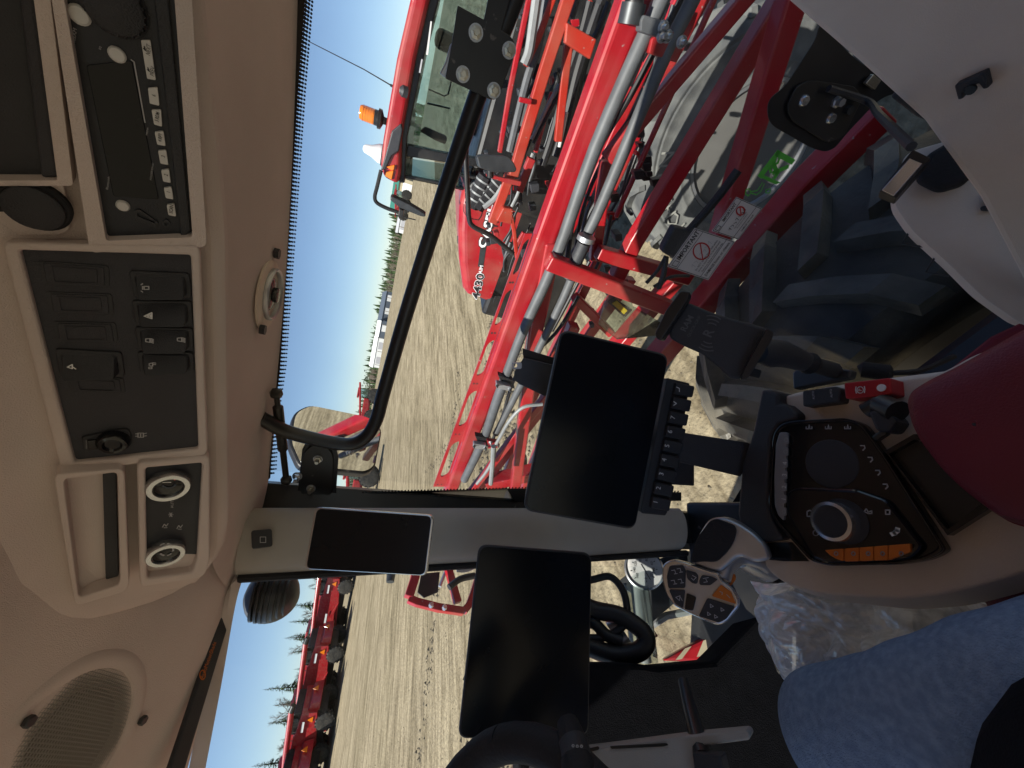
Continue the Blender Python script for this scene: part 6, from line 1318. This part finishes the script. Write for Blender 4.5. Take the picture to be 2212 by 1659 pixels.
# ------------------------------------------------------------------ distant buildings, fence, machines
def bldg(name, label, p, dist, L, D_, H, wall, roofm, cat='building', rot=0, doors=3, group=None):
    d = ray(*p); hv = V((d.x, d.y, 0)).normalized()*dist; z = gh(hv.x, hv.y)
    R = thing(name, label, cat, (0,0,0), group, True); R.location = (hv.x, hv.y, z-.2); R.rotation_euler = (0,0,math.atan2(-hv.x, hv.y)+math.radians(rot))
    MB().prism([V((-L/2,-D_/2,0)),V((L/2,-D_/2,0)),V((L/2,D_/2,0)),V((-L/2,D_/2,0))], (0,0,H)).build('wall', wall, R, world=False)
    rf = MB().prism([V((-L/2-.3,-D_/2-.3,H)),V((-L/2-.3,D_/2+.3,H)),V((-L/2-.3,0,H+D_*.22))], (L+.6,0,0)).build('roof', roofm, R, world=False)
    for k in range(doors):
        x = -L/2+L*(k+.5)/doors; w_ = min(2.0, L/doors*.3); MB().prism([V((x-w_,-D_/2-.06,.2)),V((x+w_,-D_/2-.06,.2)),V((x+w_,-D_/2-.06,H*.72)),V((x-w_,-D_/2-.06,H*.72))], (0,.1,0)).build('door', 'shop_white' if wall != 'shop_white' else 'grey_print', R, world=False)
    return R
bldg('farm_shed', 'long low shed with blue grey roof on the horizon', (835,690), 270, 34, 12, 3.6, 'shop_blue', 'shop_blue', rot=10, doors=4)
bldg('farm_shed', 'white shed with pale roof beside the blue sheds', (822,762), 240, 17, 10, 3.6, 'shop_white', 'shop_white', rot=-5, doors=2)
bldg('farm_shed', 'second blue grey shed next to the white shed', (830,725), 262, 17, 11, 3.6, 'shop_blue', 'shop_white', rot=0, doors=2)
bldg('workshop', 'tan workshop with green roof past the parked sprayer', (893,424), 125, 9, 7, 3.6, 'shop_tan', 'shop_green', rot=-15, doors=2)
bldg('small_cabin', 'small white cabin by the distant tree line', (880,490), 200, 7, 5, 2.6, 'shop_white', 'grey_print', doors=1)
for k in range(26):
    a = math.radians(30+k*1.9); d_ = 150-1.2*k; x, y = d_*math.sin(a), d_*math.cos(a); z = gh(x, y)
    o = MB().tube([V((x,y,z-.2)), V((x,y,z+1.6))], .09, 5).build('fence_post', 'fence_post', None, world=False); o.data.transform(Matrix.Translation(-V((x,y,z)))); o.location = (x,y,z)
    tag(o, 'thin fence post along the far edge of the field', 'fence post', 'fence posts along the far field edge')
# tractor-like machine and red sprayer far off
def far_sprayer(p, dist, label, sc=1.0):
    d = ray(*p); hv = V((d.x,d.y,0)).normalized()*dist; R = thing('distant_sprayer', label, 'sprayer', (0,0,0), None, True); R.location = (hv.x, hv.y, gh(hv.x,hv.y)); R.rotation_euler = (0,0,math.radians(-40)); R.scale = (sc,)*3
    MB().box((-1.5,-.6,1.4),(1.2,.6,2.3)).build('tank', 'red_paint', R, .1, world=False); MB().box((1.2,-.7,1.5),(2.4,.7,3.1)).build('cab', 'tinted_glass', R, .06, world=False); MB().box((1.1,-.75,3.1),(2.5,.75,3.3)).build('cab_roof', 'red_paint', R, .05, world=False)
    MB().tube([V((-2.2,-1,2.3)), V((3.2,-1,3.2))], .12, 6).build('boom_arm', 'red_paint', R, world=False); MB().tube([V((-2.2,1,2.3)), V((3.2,1,3.2))], .12, 6).build('boom_arm', 'red_paint', R, world=False)
    for x in (-1.3,1.6):
        for y in (-1.3,1.3): wheel_simple(R, V((x,y,.95)), .95, .4, .5)
    return R
far_sprayer((800,880), 58, 'small red sprayer with raised boom beyond the wing mirror')
far_sprayer((778,1062), 42, 'red sprayer with black wheels just beside the front pillar', 1.0)
far_sprayer((905,455), 85, 'dark machine with a big wheel near the green roofed workshop')
for o in bpy.data.objects:
    for k_ in ('_pos', '_local'):
        if k_ in o: del o[k_]
